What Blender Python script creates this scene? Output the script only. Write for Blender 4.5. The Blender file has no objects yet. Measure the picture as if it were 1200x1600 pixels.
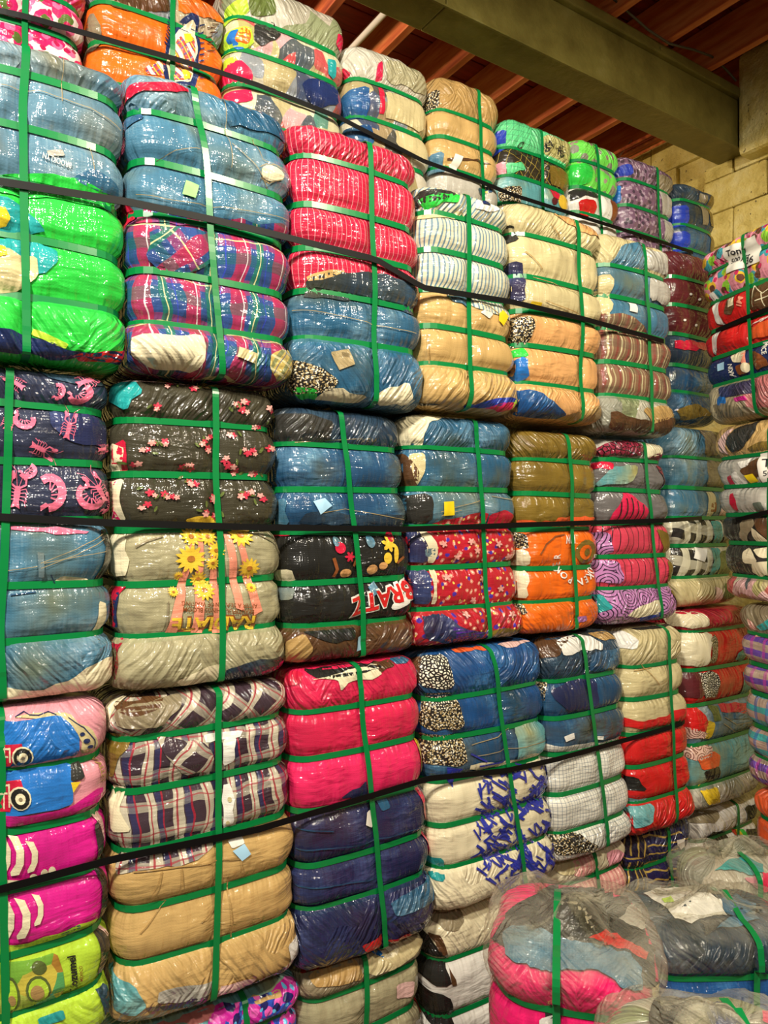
import bpy, bmesh, math, random
import numpy as np
from mathutils import Vector, Matrix
from mathutils.bvhtree import BVHTree

# ------------------------------------------------------------------ camera, light, exposure
scene = bpy.context.scene
COL = scene.collection
F_PX, CX, HOR = 1140.0, 600.0, 815.0
YAW = math.radians(33.0)
CAM_Z = 1.87
cam_d = bpy.data.cameras.new('camera')
cam = bpy.data.objects.new('camera', cam_d)
COL.objects.link(cam)
cam_d.sensor_fit = 'VERTICAL'
cam_d.sensor_height = 36.0
cam_d.lens = F_PX / 1600 * 36
cam_d.shift_y = (HOR - 800) / 1600
cam_d.clip_start = 0.02
cam.location = (0, 0, CAM_Z)
cam.rotation_euler = (math.pi / 2, 0, -YAW)
scene.camera = cam

world = bpy.data.worlds.new('world')
scene.world = world
world.use_nodes = True
world.node_tree.nodes['Background'].inputs[0].default_value = (1.0, 0.87, 0.66, 1)
world.node_tree.nodes['Background'].inputs[1].default_value = 0.09

def lamp(loc, watts, col, aim=None, half=60, r=.06):
    d = bpy.data.lights.new('unseen_lamp', 'SPOT' if aim else 'POINT'); d.energy = watts; d.color = col; d.shadow_soft_size = r
    o = bpy.data.objects.new('unseen_lamp', d); COL.objects.link(o); o.location = loc
    if aim:
        d.spot_size = math.radians(2 * half); d.spot_blend = .3
        o.rotation_euler = (Vector(aim) - Vector(loc)).to_track_quat('-Z', 'Y').to_euler()
lamp((-0.8, -0.15, 3.9), 540, (1.0, 0.93, 0.80), (0.4, 1.45, 1.4), 58, .13)
lamp((1.5, -0.8, 3.9), 270, (1.0, 0.90, 0.70), (2.5, 1.7, 1.7), 50, .10)
lamp((-0.3, -1.9, 3.5), 85, (1.0, 0.93, 0.80), (1.0, 1.6, 1.2), 45, .10)  # added lamp without a known source, for more glints on the film
lamp((0.2, 3.6, 4.2), 220, (1.0, 0.80, 0.55), (3.0, 3.3, 5.0), 48, .1)

scene.view_settings.view_transform = 'Standard'
scene.view_settings.look = 'None'
scene.view_settings.gamma = 1
scene.view_settings.use_curve_mapping = False
scene.view_settings.exposure = 0.0
scene.cycles.max_bounces = 5
scene.cycles.diffuse_bounces = 3
scene.cycles.glossy_bounces = 2

# ------------------------------------------------------------------ helpers
FWD = np.array([math.sin(YAW), math.cos(YAW), 0.0])
RGT = np.array([math.cos(YAW), -math.sin(YAW), 0.0])
EYE = np.array([0, 0, CAM_Z])

def ray(px, py):
    return FWD + RGT * ((px - CX) / F_PX) + np.array([0, 0, (HOR - py) / F_PX])

def on_y(px, py, Y):
    d = ray(px, py); return EYE + d * (Y / d[1])

def hx(c):
    c = c.lstrip('#')
    v = [int(c[i:i + 2], 16) / 255 for i in (0, 2, 4)]
    return tuple((x / 12.92 if x <= .04045 else ((x + .055) / 1.055) ** 2.4) for x in v) + (1.0,)

def _h(ix, iy, seed):
    n = (ix.astype(np.int64) * 374761393 + iy.astype(np.int64) * 668265263 + int(seed) * 974711) & 0x7fffffff
    n = ((n ^ (n >> 13)) * 1274126177) & 0x7fffffff
    return ((n ^ (n >> 16)) & 0xffff) / 65535.0

def vnoise(x, y, seed):
    x = np.asarray(x, float); y = np.asarray(y, float)
    x, y = np.broadcast_arrays(x, y)
    ix = np.floor(x); iy = np.floor(y)
    fx = x - ix; fy = y - iy
    fx = fx * fx * (3 - 2 * fx); fy = fy * fy * (3 - 2 * fy)
    a = _h(ix, iy, seed); b = _h(ix + 1, iy, seed); c = _h(ix, iy + 1, seed); d = _h(ix + 1, iy + 1, seed)
    return ((a * (1 - fx) + b * fx) * (1 - fy) + (c * (1 - fx) + d * fx) * fy) * 2 - 1

def mesh_obj(name, V, faces, mat, parent=None, uv=None, aux=None, smooth=True):
    me = bpy.data.meshes.new(name)
    if isinstance(faces, np.ndarray):
        nf, k = faces.shape
        me.vertices.add(len(V)); me.vertices.foreach_set('co', np.asarray(V, np.float32).ravel())
        me.loops.add(nf * k); me.loops.foreach_set('vertex_index', faces.astype(np.int32).ravel())
        me.polygons.add(nf)
        me.polygons.foreach_set('loop_start', np.arange(0, nf * k, k, dtype=np.int32))
        me.update(calc_edges=True)
        li = faces.ravel()
    else:
        me.from_pydata([tuple(v) for v in V], [], faces)
        me.update()
        li = np.zeros(len(me.loops), np.int32); me.loops.foreach_get('vertex_index', li)
    if uv is not None:
        l = me.uv_layers.new(name='uv'); l.data.foreach_set('uv', np.asarray(uv, np.float32)[li].ravel())
    if aux is not None:
        l = me.uv_layers.new(name='aux'); l.data.foreach_set('uv', np.asarray(aux, np.float32)[li].ravel())
    me.polygons.foreach_set('use_smooth', np.full(len(me.polygons), bool(smooth)))
    if mat is not None:
        me.materials.append(mat if not isinstance(mat, str) else MAT(mat))
    o = bpy.data.objects.new(name, me)
    COL.objects.link(o)
    if parent is not None:
        o.parent = parent
    return o

def grid_faces(nr, nc, closed=False, flip=False):
    r = np.arange(nr - 1)[:, None]; c = np.arange(nc if closed else nc - 1)[None, :]
    c2 = (c + 1) % nc
    a = r * nc + c; b = r * nc + c2; d = (r + 1) * nc + c; e = (r + 1) * nc + c2
    q = np.stack([a, b, e, d] if not flip else [a, d, e, b], -1)
    return q.reshape(-1, 4)

def tag(o, label, cat, group=None, kind=None):
    o['label'] = label; o['category'] = cat
    if group: o['group'] = group
    if kind: o['kind'] = kind
    return o

def struct(o):
    o['kind'] = 'structure'; return o

def ribbon(name, P, Wd, Nm, width, thick, mat, parent, closed=False):
    """box-section strip along P; Wd width directions, Nm outward directions"""
    P = np.asarray(P); Wd = np.asarray(Wd); Nm = np.asarray(Nm)
    n = len(P)
    rows = np.stack([P - Wd * width / 2, P - Wd * width / 2 + Nm * thick, P + Wd * width / 2 + Nm * thick, P + Wd * width / 2], 1)
    V = rows.reshape(-1, 3)
    fs = []
    m = n if closed else n - 1
    for i in range(m):
        j = (i + 1) % n
        for k in range(4):
            k2 = (k + 1) % 4
            fs.append((i * 4 + k, j * 4 + k, j * 4 + k2, i * 4 + k2))
    if not closed:
        fs.append((0, 1, 2, 3)); fs.append(tuple((n - 1) * 4 + k for k in (3, 2, 1, 0)))
    o = mesh_obj(name, V, np.array(fs), mat, parent, smooth=False)
    return o

def tube(name, P, r, mat, parent=None, seg=8):
    P = [Vector(p) for p in P]
    V = []; n = len(P)
    for i, p in enumerate(P):
        t = (P[min(i + 1, n - 1)] - P[max(i - 1, 0)]).normalized()
        u = t.cross(Vector((0, 0, 1)))
        if u.length < 1e-3: u = t.cross(Vector((1, 0, 0)))
        u.normalize(); v = t.cross(u)
        for k in range(seg):
            a = 2 * math.pi * k / seg
            V.append(p + (u * math.cos(a) + v * math.sin(a)) * r)
    f = [tuple(q) for q in grid_faces(n, seg, True)]
    f.append(tuple(range(seg))); f.append(tuple(reversed(range((n - 1) * seg, n * seg))))
    return mesh_obj(name, V, f, mat, parent)

def box(name, c0, c1, mat, parent=None, bevel=0.0, jitter=0.0, rnd=None):
    bm = bmesh.new()
    bmesh.ops.create_cube(bm, size=1)
    for v in bm.verts:
        v.co = Vector([c0[i] + (c1[i] - c0[i]) * (v.co[i] + .5) for i in range(3)])
        if jitter: v.co += Vector([rnd.uniform(-jitter, jitter) for _ in range(3)])
    if bevel:
        bmesh.ops.bevel(bm, geom=bm.edges[:], offset=bevel, segments=2, affect='EDGES', profile=.6)
    me = bpy.data.meshes.new(name); bm.to_mesh(me); bm.free()
    me.materials.append(MAT(mat) if isinstance(mat, str) else mat)
    o = bpy.data.objects.new(name, me); COL.objects.link(o)
    if parent is not None: o.parent = parent
    return o

# ------------------------------------------------------------------ materials
class NB:
    def __init__(s, nt): s.nt = nt; s.L = nt.links
    def n(s, t, **kw):
        o = s.nt.nodes.new(t)
        for k, v in kw.items(): setattr(o, k, v)
        return o
    def put(s, node, i, x):
        if x is None: return
        sk = node.inputs[i]
        if isinstance(x, bpy.types.NodeSocket): s.L.new(x, sk)
        else:
            if isinstance(x, (tuple, list)) and len(x) == 4 and sk.type == 'VECTOR': x = x[:3]
            sk.default_value = x
    def m(s, op, a, b=None, c=None, clamp=False):
        o = s.n('ShaderNodeMath', operation=op, use_clamp=clamp)
        s.put(o, 0, a); s.put(o, 1, b); s.put(o, 2, c)
        return o.outputs[0]
    def mix(s, f, a, b, blend='MIX'):
        o = s.n('ShaderNodeMix', data_type='RGBA', blend_type=blend)
        s.put(o, 0, f); s.put(o, 6, a); s.put(o, 7, b)
        return o.outputs[2]
    def uv(s, name='uv'):
        return s.n('ShaderNodeUVMap', uv_map=name).outputs[0]
    def map(s, v, scale=(1, 1, 1), rot=0.0, loc=(0, 0, 0)):
        o = s.n('ShaderNodeMapping')
        s.put(o, 0, v); o.inputs['Scale'].default_value = scale
        o.inputs['Rotation'].default_value = (0, 0, rot); o.inputs['Location'].default_value = loc
        return o.outputs[0]
    def noise(s, v, scale, detail=2.0, rough=.5, dist=0.0, col=False):
        o = s.n('ShaderNodeTexNoise', noise_dimensions='2D')
        s.put(o, 'Vector', v); o.inputs['Scale'].default_value = scale
        o.inputs['Detail'].default_value = detail; o.inputs['Roughness'].default_value = rough
        o.inputs['Distortion'].default_value = dist
        return o.outputs[1 if col else 0]
    def noise3(s, v, scale, detail=2.0, rough=.5):
        o = s.n('ShaderNodeTexNoise')
        s.put(o, 'Vector', v); o.inputs['Scale'].default_value = scale
        o.inputs['Detail'].default_value = detail; o.inputs['Roughness'].default_value = rough
        return o.outputs[0]
    def vor(s, v, scale, feature='F1', rand=1.0):
        o = s.n('ShaderNodeTexVoronoi', voronoi_dimensions='2D', feature=feature)
        s.put(o, 'Vector', v); o.inputs['Scale'].default_value = scale
        o.inputs['Randomness'].default_value = rand
        return o
    def sep(s, v):
        o = s.n('ShaderNodeSeparateXYZ'); s.put(o, 0, v); return o.outputs
    def comb(s, x, y):
        o = s.n('ShaderNodeCombineXYZ'); s.put(o, 0, x); s.put(o, 1, y); return o.outputs[0]
    def ramp(s, f, stops, const=False):
        o = s.n('ShaderNodeValToRGB'); r = o.color_ramp
        if const: r.interpolation = 'CONSTANT'
        while len(r.elements) < len(stops): r.elements.new(.5)
        for e, (p, c) in zip(r.elements, stops): e.position = p; e.color = c
        s.put(o, 0, f); return o.outputs[0]
    def wob(s, v, amp=.004, scale=12):
        n = s.noise(v, scale, 2, col=True)
        a = s.n('ShaderNodeVectorMath', operation='SUBTRACT'); s.put(a, 0, n); a.inputs[1].default_value = (.5, .5, .5)
        b = s.n('ShaderNodeVectorMath', operation='SCALE'); s.put(b, 0, a.outputs[0]); b.inputs['Scale'].default_value = amp * 4
        c = s.n('ShaderNodeVectorMath', operation='ADD'); s.put(c, 0, v); s.put(c, 1, b.outputs[0])
        return c.outputs[0]

def build_film():
    g = bpy.data.node_groups.new('plastic_film', 'ShaderNodeTree')
    g.interface.new_socket('Normal', in_out='OUTPUT', socket_type='NodeSocketVector')
    g.interface.new_socket('Soft', in_out='OUTPUT', socket_type='NodeSocketVector')
    b = NB(g)
    out = g.nodes.new('NodeGroupOutput')
    uv = b.uv(); aux = b.sep(b.uv('aux'))
    t = aux[0]
    near = b.m('POWER', b.m('ABSOLUTE', b.m('SUBTRACT', b.m('MULTIPLY', t, 2.0), 1.0)), 2.0)
    w = b.wob(uv, .006, 9)
    def ridge(v): return b.m('SUBTRACT', 1.0, b.m('POWER', b.m('ABSOLUTE', b.m('MULTIPLY_ADD', v, 4.0, -2.0), clamp=True), .8))
    pleat = b.noise(b.map(w, (70, 11, 1)), 1.0, 1.0, .4)
    mid = b.noise(b.map(w, (20, 62, 1), .12), 1.0, 1.5, .5)
    crk = ridge(b.noise(b.map(w, (26, 34, 1), .5), 1.0, 1.5, .5))
    d1 = b.noise(b.map(b.map(w, rot=.6), (85, 11, 1)), 1.0, 1.0, .45)
    d2 = b.noise(b.map(b.map(w, rot=-.6), (85, 11, 1)), 1.0, 1.0, .45)
    sel = b.m('GREATER_THAN', b.noise(uv, 5, 1), .5)
    diag = b.m('ADD', b.m('MULTIPLY', d1, sel), b.m('MULTIPLY', d2, b.m('SUBTRACT', 1.0, sel)))
    end = b.m('ABSOLUTE', aux[1])
    strength = b.m('MULTIPLY_ADD', near, 1.0, .12)
    p = b.m('MULTIPLY', pleat, strength)
    p = b.m('ADD', p, b.m('MULTIPLY', b.m('MULTIPLY', diag, end), 1.6))
    patch = b.m('MULTIPLY', b.m('SUBTRACT', b.noise(uv, 7, 2), .30, clamp=True), 2.4)
    h = b.m('ADD', p, b.m('MULTIPLY', b.m('ADD', b.m('MULTIPLY', mid, .9), b.m('MULTIPLY', crk, .10)), patch))
    xy = b.sep(w)
    weave = b.m('MAXIMUM', b.m('SINE', b.m('MULTIPLY', xy[0], 980.0)), b.m('SINE', b.m('MULTIPLY', xy[1], 1100.0)))
    h = b.m('ADD', h, b.m('MULTIPLY', weave, .013))
    bp = b.n('ShaderNodeBump'); bp.inputs['Strength'].default_value = 1.0; bp.inputs['Distance'].default_value = .0135
    b.put(bp, 'Height', h)
    sm = b.n('ShaderNodeMix', data_type='VECTOR'); sm.inputs[0].default_value = .5      # the cloth follows the film more softly
    b.L.new(b.n('ShaderNodeNewGeometry').outputs['Normal'], sm.inputs[4]); b.L.new(bp.outputs[0], sm.inputs[5])
    b.L.new(bp.outputs[0], out.inputs[0]); b.L.new(sm.outputs[1], out.inputs[1])
    return g
FILM = build_film()
_M = {}; _DEF = {}

def cloth(name, fn, rough=.7, coat=1.0):
    m = bpy.data.materials.new(name); m.use_nodes = True
    b = NB(m.node_tree); bs = m.node_tree.nodes['Principled BSDF']
    c = fn(b)
    f = b.n('ShaderNodeGroup'); f.node_tree = FILM
    b.put(bs, 'Base Color', c)
    bs.inputs['Roughness'].default_value = rough
    bs.inputs['Specular IOR Level'].default_value = .25
    bs.inputs['Coat Weight'].default_value = coat
    bs.inputs['Coat Roughness'].default_value = .10
    bs.inputs['Coat IOR'].default_value = 1.6
    b.L.new(f.outputs[0], bs.inputs['Coat Normal']); b.L.new(f.outputs[1], bs.inputs['Normal'])
    return m

def simple(name, fn, rough=.5, metal=0.0, bump=None, spec=.5):
    m = bpy.data.materials.new(name); m.use_nodes = True
    b = NB(m.node_tree); bs = m.node_tree.nodes['Principled BSDF']
    c = fn(b) if callable(fn) else fn
    b.put(bs, 'Base Color', c); bs.inputs['Roughness'].default_value = rough; bs.inputs['Metallic'].default_value = metal
    bs.inputs['Specular IOR Level'].default_value = spec
    if bump:
        h, dist = bump(b)
        bp = b.n('ShaderNodeBump'); bp.inputs['Distance'].default_value = dist; b.put(bp, 'Height', h)
        b.L.new(bp.outputs[0], bs.inputs['Normal'])
    return m

def MAT(k):
    if k not in _M:
        if k in _DEF: _M[k] = _DEF[k](k)
        elif k.startswith('#'): _M[k] = cloth('cloth_' + k[1:], plain(k))
        else: raise KeyError(k)
    return _M[k]

def mul(c, f): return tuple(min(1, x * f) for x in c[:3]) + (1,)

def plain(c, var=.22, sc=10):
    c = hx(c)
    def fn(b):
        uv = b.uv()
        n = b.noise(uv, sc, 3, .6)
        w = b.noise(b.map(uv, (420, 420, 1)), 1.0, 1)
        n = b.m('ADD', b.m('MULTIPLY', n, .8), b.m('MULTIPLY', w, .2))
        return b.ramp(n, [(.3, mul(c, 1 - var)), (.7, mul(c, 1 + var * .6))])
    return fn

def denim(c, light, fade=.45, tint='#6d6a3a'):
    c, l, tn = hx(c), hx(light), hx(tint)
    def fn(b):
        uv = b.uv()
        n = b.noise(uv, 7, 4, .55)
        w = b.noise(b.map(uv, (60, 700, 1), .6), 1.0, 2)
        v = b.noise(b.map(uv, (260, 12, 1)), 1.0, 2)
        f = b.m('ADD', b.m('MULTIPLY', n, .7), b.m('ADD', b.m('MULTIPLY', w, .18), b.m('MULTIPLY', v, .14)))
        col = b.ramp(f, [(.36, mul(c, .72)), (.5, c), (.70, tuple(c[i] * (1 - fade) + l[i] * fade for i in range(3)) + (1,)), (.8, l)])
        k = b.m('MULTIPLY', b.m('SUBTRACT', b.noise(uv, 5.3, 3), .49, clamp=True), 3.4, clamp=True)  # tint blotches paint colour reflected by the film into the denim
        return b.mix(k, col, tn)
    return fn

def stripes(c1, c2, period, duty=.5, axis=0, wob=.004, rot=0.0, c3=None):
    c1, c2 = hx(c1), hx(c2)
    c3 = hx(c3) if c3 else None
    def fn(b):
        uv = b.map(b.wob(b.uv(), wob, 8), rot=rot)
        x = b.sep(uv)[axis]
        f = b.m('FRACT', b.m('DIVIDE', x, period))
        k = b.m('LESS_THAN', f, duty)
        n = b.noise(b.uv(), 9, 2)
        col = b.mix(k, c1, c2)
        if c3: col = b.mix(b.m('LESS_THAN', b.m('ABSOLUTE', b.m('SUBTRACT', f, duty + .25)), .06), col, c3)
        return b.mix(b.m('MULTIPLY', n, .35), col, mul(c1, .45))
    return fn

def plaid(bg, bands, wob=.005, rot=0.0):
    """bands: (axis, period, phase, duty, colour, alpha)"""
    def fn(b):
        uv = b.map(b.wob(b.uv(), wob, 7), rot=rot)
        xy = b.sep(uv)
        col = b.mix(b.noise(b.uv(), 9, 2), mul(hx(bg), .75), mul(hx(bg), 1.2))
        for ax, per, ph, du, c, al in bands:
            f = b.m('FRACT', b.m('ADD', b.m('DIVIDE', xy[ax], per), ph))
            k = b.m('MULTIPLY', b.m('LESS_THAN', f, du), al)
            col = b.mix(k, col, hx(c))
        return col
    return fn

def dots(bg, layers, var=.2):
    """layers: (scale, radius, colour, seedshift)"""
    def fn(b):
        uv = b.uv()
        col = b.mix(b.noise(uv, 9, 3), mul(hx(bg), 1 - var), mul(hx(bg), 1 + var))
        for sc, r, c, sh in layers:
            v = b.vor(b.map(b.wob(uv, .003, 40), loc=(sh, sh * 1.7, 0)), sc)
            k = b.m('LESS_THAN', v.outputs['Distance'], r)
            col = b.mix(k, col, hx(c))
        return col
    return fn

def cells(bg, line, sc, w=.08):
    def fn(b):
        uv = b.wob(b.uv(), .004, 20)
        v = b.vor(uv, sc, 'DISTANCE_TO_EDGE')
        return b.mix(b.m('LESS_THAN', v.outputs['Distance'], w), hx(bg), hx(line))
    return fn

def jumble(cols, sc=6, stretch=(1, 1), dist=1.2):
    def fn(b):
        uv = b.map(b.uv(), (stretch[0], stretch[1], 1))
        uv = b.wob(uv, .02, 5)
        v = b.vor(uv, sc)
        o = v.outputs['Color']
        r = b.sep(o)[0]
        n = len(cols)
        col = b.ramp(r, [(i / n, hx(c)) for i, c in enumerate(cols)], const=True)
        return b.mix(b.m('MULTIPLY', b.noise(b.uv(), 14, 3), .5), col, mul(hx(cols[0]), .5))
    return fn

def rings(bg, line, sc=10):
    def fn(b):
        uv = b.wob(b.uv(), .004, 14)
        v = b.vor(uv, sc)
        f = b.m('FRACT', b.m('MULTIPLY', v.outputs['Distance'], 7.0))
        return b.mix(b.m('LESS_THAN', f, .28), hx(bg), hx(line))
    return fn

def D(k, fn, **kw): _DEF[k] = lambda kk, fn=fn, kw=kw: cloth(kk, fn, **kw)
# ------------------------------------------------------------------ bale builder
STRAP_W = .0155
PINCH = .007
ROWS = {}
# small trims (left, right, top, bottom; metres) that keep neighbouring bales from sinking into each other
CORR = {1: (0, 0, 0, 0.0042),
        2: (0, 0, 0, 0.0175),
        3: (0, 0, 0, 0.0104),
        4: (0, 0, 0, 0.0114),
        5: (0, 0, 0, 0.0126),
        6: (0, 0, 0, 0.0109),
        8: (0, 0, 0.0079, 0.0058),
        9: (0, 0, 0.0325, 0.0113),
        10: (0, 0, 0.0194, 0.0025),
        11: (0, 0, 0.0233, 0.0081),
        12: (0, 0, 0.0203, 0.0096),
        13: (0, 0, 0.0128, 0.0045),
        14: (0, 0, 0, 0.0046),
        15: (0, 0, 0.0107, 0),
        16: (0, 0, 0.021, 0),
        17: (0, 0, 0.0047, 0),
        18: (0, 0, 0.0179, 0),
        19: (0, 0, 0.0122, 0),
        20: (0, 0, 0, 0.0053),
        21: (0, 0, 0.0085, 0),
        25: (0, 0, 0.0081, 0),
        26: (0, 0, 0.0099, 0),
        31: (0, 0, 0, 0.0164),
        32: (0, 0, 0, 0.0164),
        33: (0, 0, 0, 0.0108),
        38: (0, 0, 0, 0.0063),
        39: (0, 0, 0.0118, 0.0084),
        40: (0, 0, 0.0155, 0)}
# where a bale is pressed flat against its neighbours: left limit at base and top, right limit at base and top (metres from its middle)
CLIP = {1: (-9, -9, 0.1577, 0.1527),
        2: (-0.1932, -0.1984, 0.2031, 0.1928),
        3: (-0.1925, -0.2034, 0.194, 0.1799),
        4: (-0.1617, -0.1742, 0.1902, 0.1576),
        5: (-0.1762, -0.2108, 0.1949, 0.1879),
        6: (-0.1828, -0.1899, 9, 9),
        8: (-9, -9, 0.1486, 0.14),
        9: (-0.1971, -0.206, 0.2127, 0.1879),
        10: (-0.1854, -0.2085, 0.2099, 0.1743),
        11: (-0.1846, -0.2205, 0.2289, 0.1978),
        12: (-0.1661, -0.1966, 0.1909, 0.1761),
        13: (-0.1904, -0.2052, 9, 9),
        15: (-9, -9, 0.1449, 0.1376),
        16: (-0.2169, -0.2242, 0.2326, 0.2034),
        17: (-0.1916, -0.2228, 0.2391, 0.1823),
        18: (-0.2107, -0.2659, 0.2554, 0.2084),
        19: (-0.1648, -0.2096, 0.209, 0.1726),
        20: (-0.154, -0.1907, 9, 9),
        22: (-9, -9, 0.2284, 0.2303),
        23: (-0.201, -0.1993, 0.2192, 0.2059),
        24: (-0.233, -0.2475, 0.2419, 0.2425),
        25: (-0.2016, -0.2011, 0.1779, 0.1773),
        26: (-0.1858, -0.1864, 9, 9),
        28: (-9, -9, 0.1407, 0.1481),
        29: (-0.211, -0.2029, 0.2038, 0.2006),
        30: (-0.2156, -0.2195, 0.2238, 0.2167),
        31: (-0.1795, -0.1863, 0.1868, 0.18),
        32: (-0.1678, -0.1747, 0.1731, 0.171),
        33: (-0.2037, -0.2056, 0.1975, 0.2029),
        34: (-0.158, -0.1522, 0.1595, 0.1601),
        35: (-0.1998, -0.1991, 0.2003, 0.2014),
        36: (-0.1672, -0.1661, 9, 9)}

class Bale:
    """A strapped bale of folded clothes: garment layers bulging between green straps.
    Local frame: x to the right along the front, y into the bale, z up, origin at the middle of the base."""
    def __init__(s, label, x, y, straps, vs, mats, plane=('y', 1.65), dx=(0, 0), depth=.5, row=None,
                 bulge=.013, top=.07, seed=None, group=None, rc=.06, name='clothing_bale', vstrap=True, ends=(1, 1),
                 zbase=None, world=None, dome=.006):
        Bale.count = getattr(Bale, 'count', 0) + 1
        s.seed = seed if seed is not None else Bale.count * 17
        s.plane = plane
        s.yaw = (0.0 if plane[0] == 'y' else math.radians(plane[3])) if world is None else world['yaw']
        if plane[0] == 'p': s.fp = np.array([plane[1], plane[2], 0.0])
        s.dome = dome
        s.ex = np.array([math.cos(s.yaw), math.sin(s.yaw), 0]); s.out = np.array([math.sin(s.yaw), -math.cos(s.yaw), 0])
        hit = s.hit
        if world is not None:      # free-standing bale: middle of its front, its size and facing
            s.fp = np.array([world['front'][0], world['front'][1], 0.0])
            x = [world['front_px'] - 1, world['front_px'] + 1]; y = [815 - 300, 815 + 300]
        ym = (y[0] + y[1]) / 2
        pts = [hit(x[0], ym) @ s.ex, hit(x[1], ym) @ s.ex, hit(x[0] + dx[0], ym) @ s.ex, hit(x[1] + dx[1], ym) @ s.ex]
        tl, tr, tt_, tb_ = CORR.get(Bale.count, (0, 0, 0, 0)); s.idx = Bale.count
        pts = [pts[0] + tl, pts[1] - tr, pts[2] + tl, pts[3] - tr]
        s.bulge = bulge; s.fb = .012
        vx = (vs[0] + vs[1]) / 2
        zt = hit(vx, y[0])[2]; zb = hit(vx, y[1])[2]
        if zbase is not None: zb = zbase
        if world is not None: zt, zb = world['H'], 0.0
        zt -= tt_; zb += tb_
        s.H = zt - zb; s.z0 = zb
        wt = pts[1] - pts[0]; wb = pts[3] - pts[2]
        ct = (pts[0] + pts[1]) / 2; cb = (pts[2] + pts[3]) / 2
        s.W = (wt + wb) / 2 - bulge * 1.2
        s.kw = (wt - wb) / (wt + wb)          # width gain at the top
        s.cx = (ct + cb) / 2; s.sh = (ct - cb)  # shift top minus bottom
        if world is not None:
            s.W = world['W']; s.kw = 0.0; s.sh = 0.0; s.cx = float(s.fp @ s.ex)
        s.Dp = depth
        s.a = s.W / 2; s.b = depth / 2; s.rc = min(rc, s.a * .7)
        s.top = top; s.ends = ends
        base = s.ex * s.cx
        f = hit(vx, ym)
        s.dist = f @ s.out
        o3 = base + s.out * (s.dist - s.fb - bulge - s.b)
        s.org = np.array([o3[0], o3[1], zb])
        zs = [hit(vx, q)[2] - zb for q in straps]        # strap heights, top first
        if world is not None: zs = list(straps)
        s.zs = sorted(z for z in zs if z > .05)
        s.vs = vs; s.y = y
        xa = hit(vs[0], y[0]) @ s.ex - s.cx; xb = hit(vs[1], y[1]) @ s.ex - s.cx
        s.v0, s.v1 = xb - s.shift(0.0), xa - s.shift(s.H)   # strap s at base and at top
        if world is not None: s.v0 = s.v1 = world['v']
        s.rnd = random.Random(s.seed)
        s.bl = [bulge * s.rnd.uniform(.85, 1.2) for _ in range(len(s.zs) + 1)]
        e = bpy.data.objects.new(name, None); COL.objects.link(e)
        e.location = s.org; e.rotation_euler = (0, 0, s.yaw); e.empty_display_size = .05
        tag(e, label, 'bale', group)
        s.e = e
        s.half = (s.a - s.rc) + s.rc * math.pi / 2 + 2 * (s.b - s.rc) + s.rc * math.pi / 2 + (s.a - s.rc)
        s.mats = list(mats)[:len(s.zs) + 1] if isinstance(mats, (list, tuple)) else [mats] * (len(s.zs) + 1)
        s.has_v = vstrap
        s.build()
        if row: ROWS.setdefault(row, []).append(s)

    def hit(s, px, py):
        if hasattr(s, 'fp'):
            d = ray(px, py); return EYE + d * ((s.fp @ s.out - EYE @ s.out) / (d @ s.out))
        return on_y(px, py, s.plane[1])
    def shift(s, z): return s.sh * (z / s.H - .5)
    def wk(s, z): return 1 + s.kw * (z / s.H - .5) * 2
    def vpos(s, z): return s.v0 + (s.v1 - s.v0) * np.clip(z / s.H, 0, 1)

    def profile(s, z, ends=True):
        """radial offset r(z), layer parameter t, end flag"""
        z = np.asarray(z, float)
        e = np.concatenate([[0], s.zs, [s.H]]); n = len(e) - 1
        g = .0098
        r = np.full(z.shape, -PINCH); t = np.zeros(z.shape); fl = np.zeros(z.shape)
        for i in range(n):
            lo, hi = e[i], e[i + 1]
            k = (z >= lo) & (z <= hi)
            if i == n - 1:      # top layer
                lo2 = lo + g; h = hi - lo2; zc = lo2 + h * .42
                q = (z - zc) / np.where(z > zc, hi - zc, zc - lo2); q = np.clip(q, -1, 1)
                c = np.sqrt(np.clip(1 - np.abs(q) ** 2.3, 0, 1)) ** .85
                rr = np.where(z > zc, s.bl[i] - s.top * (1 - c), s.bl[i] - (s.bl[i] + PINCH) * (1 - c))
                tt = np.clip((z - lo2) / h, 0, 1) * .75; f1 = s.ends[1]
            elif i == 0:
                hi2 = hi - g; h = hi2 - lo; zc = lo + h * .55
                q = (z - zc) / np.where(z > zc, hi2 - zc, zc - lo); q = np.clip(q, -1, 1)
                c = np.sqrt(np.clip(1 - np.abs(q) ** 2.3, 0, 1)) ** .85
                bb = s.bl[i] * 1.5
                rr = np.where(z > zc, bb - (bb + PINCH) * (1 - c), bb - s.top * (1 - c))
                tt = .25 + np.clip((z - lo) / h, 0, 1) * .75; f1 = s.ends[0]
            else:
                lo2, hi2 = lo + g, hi - g
                tt = np.clip((z - lo2) / (hi2 - lo2), 0, 1)
                c = np.clip(1 - np.abs(2 * tt - 1) ** 2.6, 0, 1) ** .7
                rr = -PINCH + (s.bl[i] + PINCH) * c; f1 = 0
            r = np.where(k, rr, r); t = np.where(k, tt, t); fl = np.where(k, f1, fl)
        return r, t, fl

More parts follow.
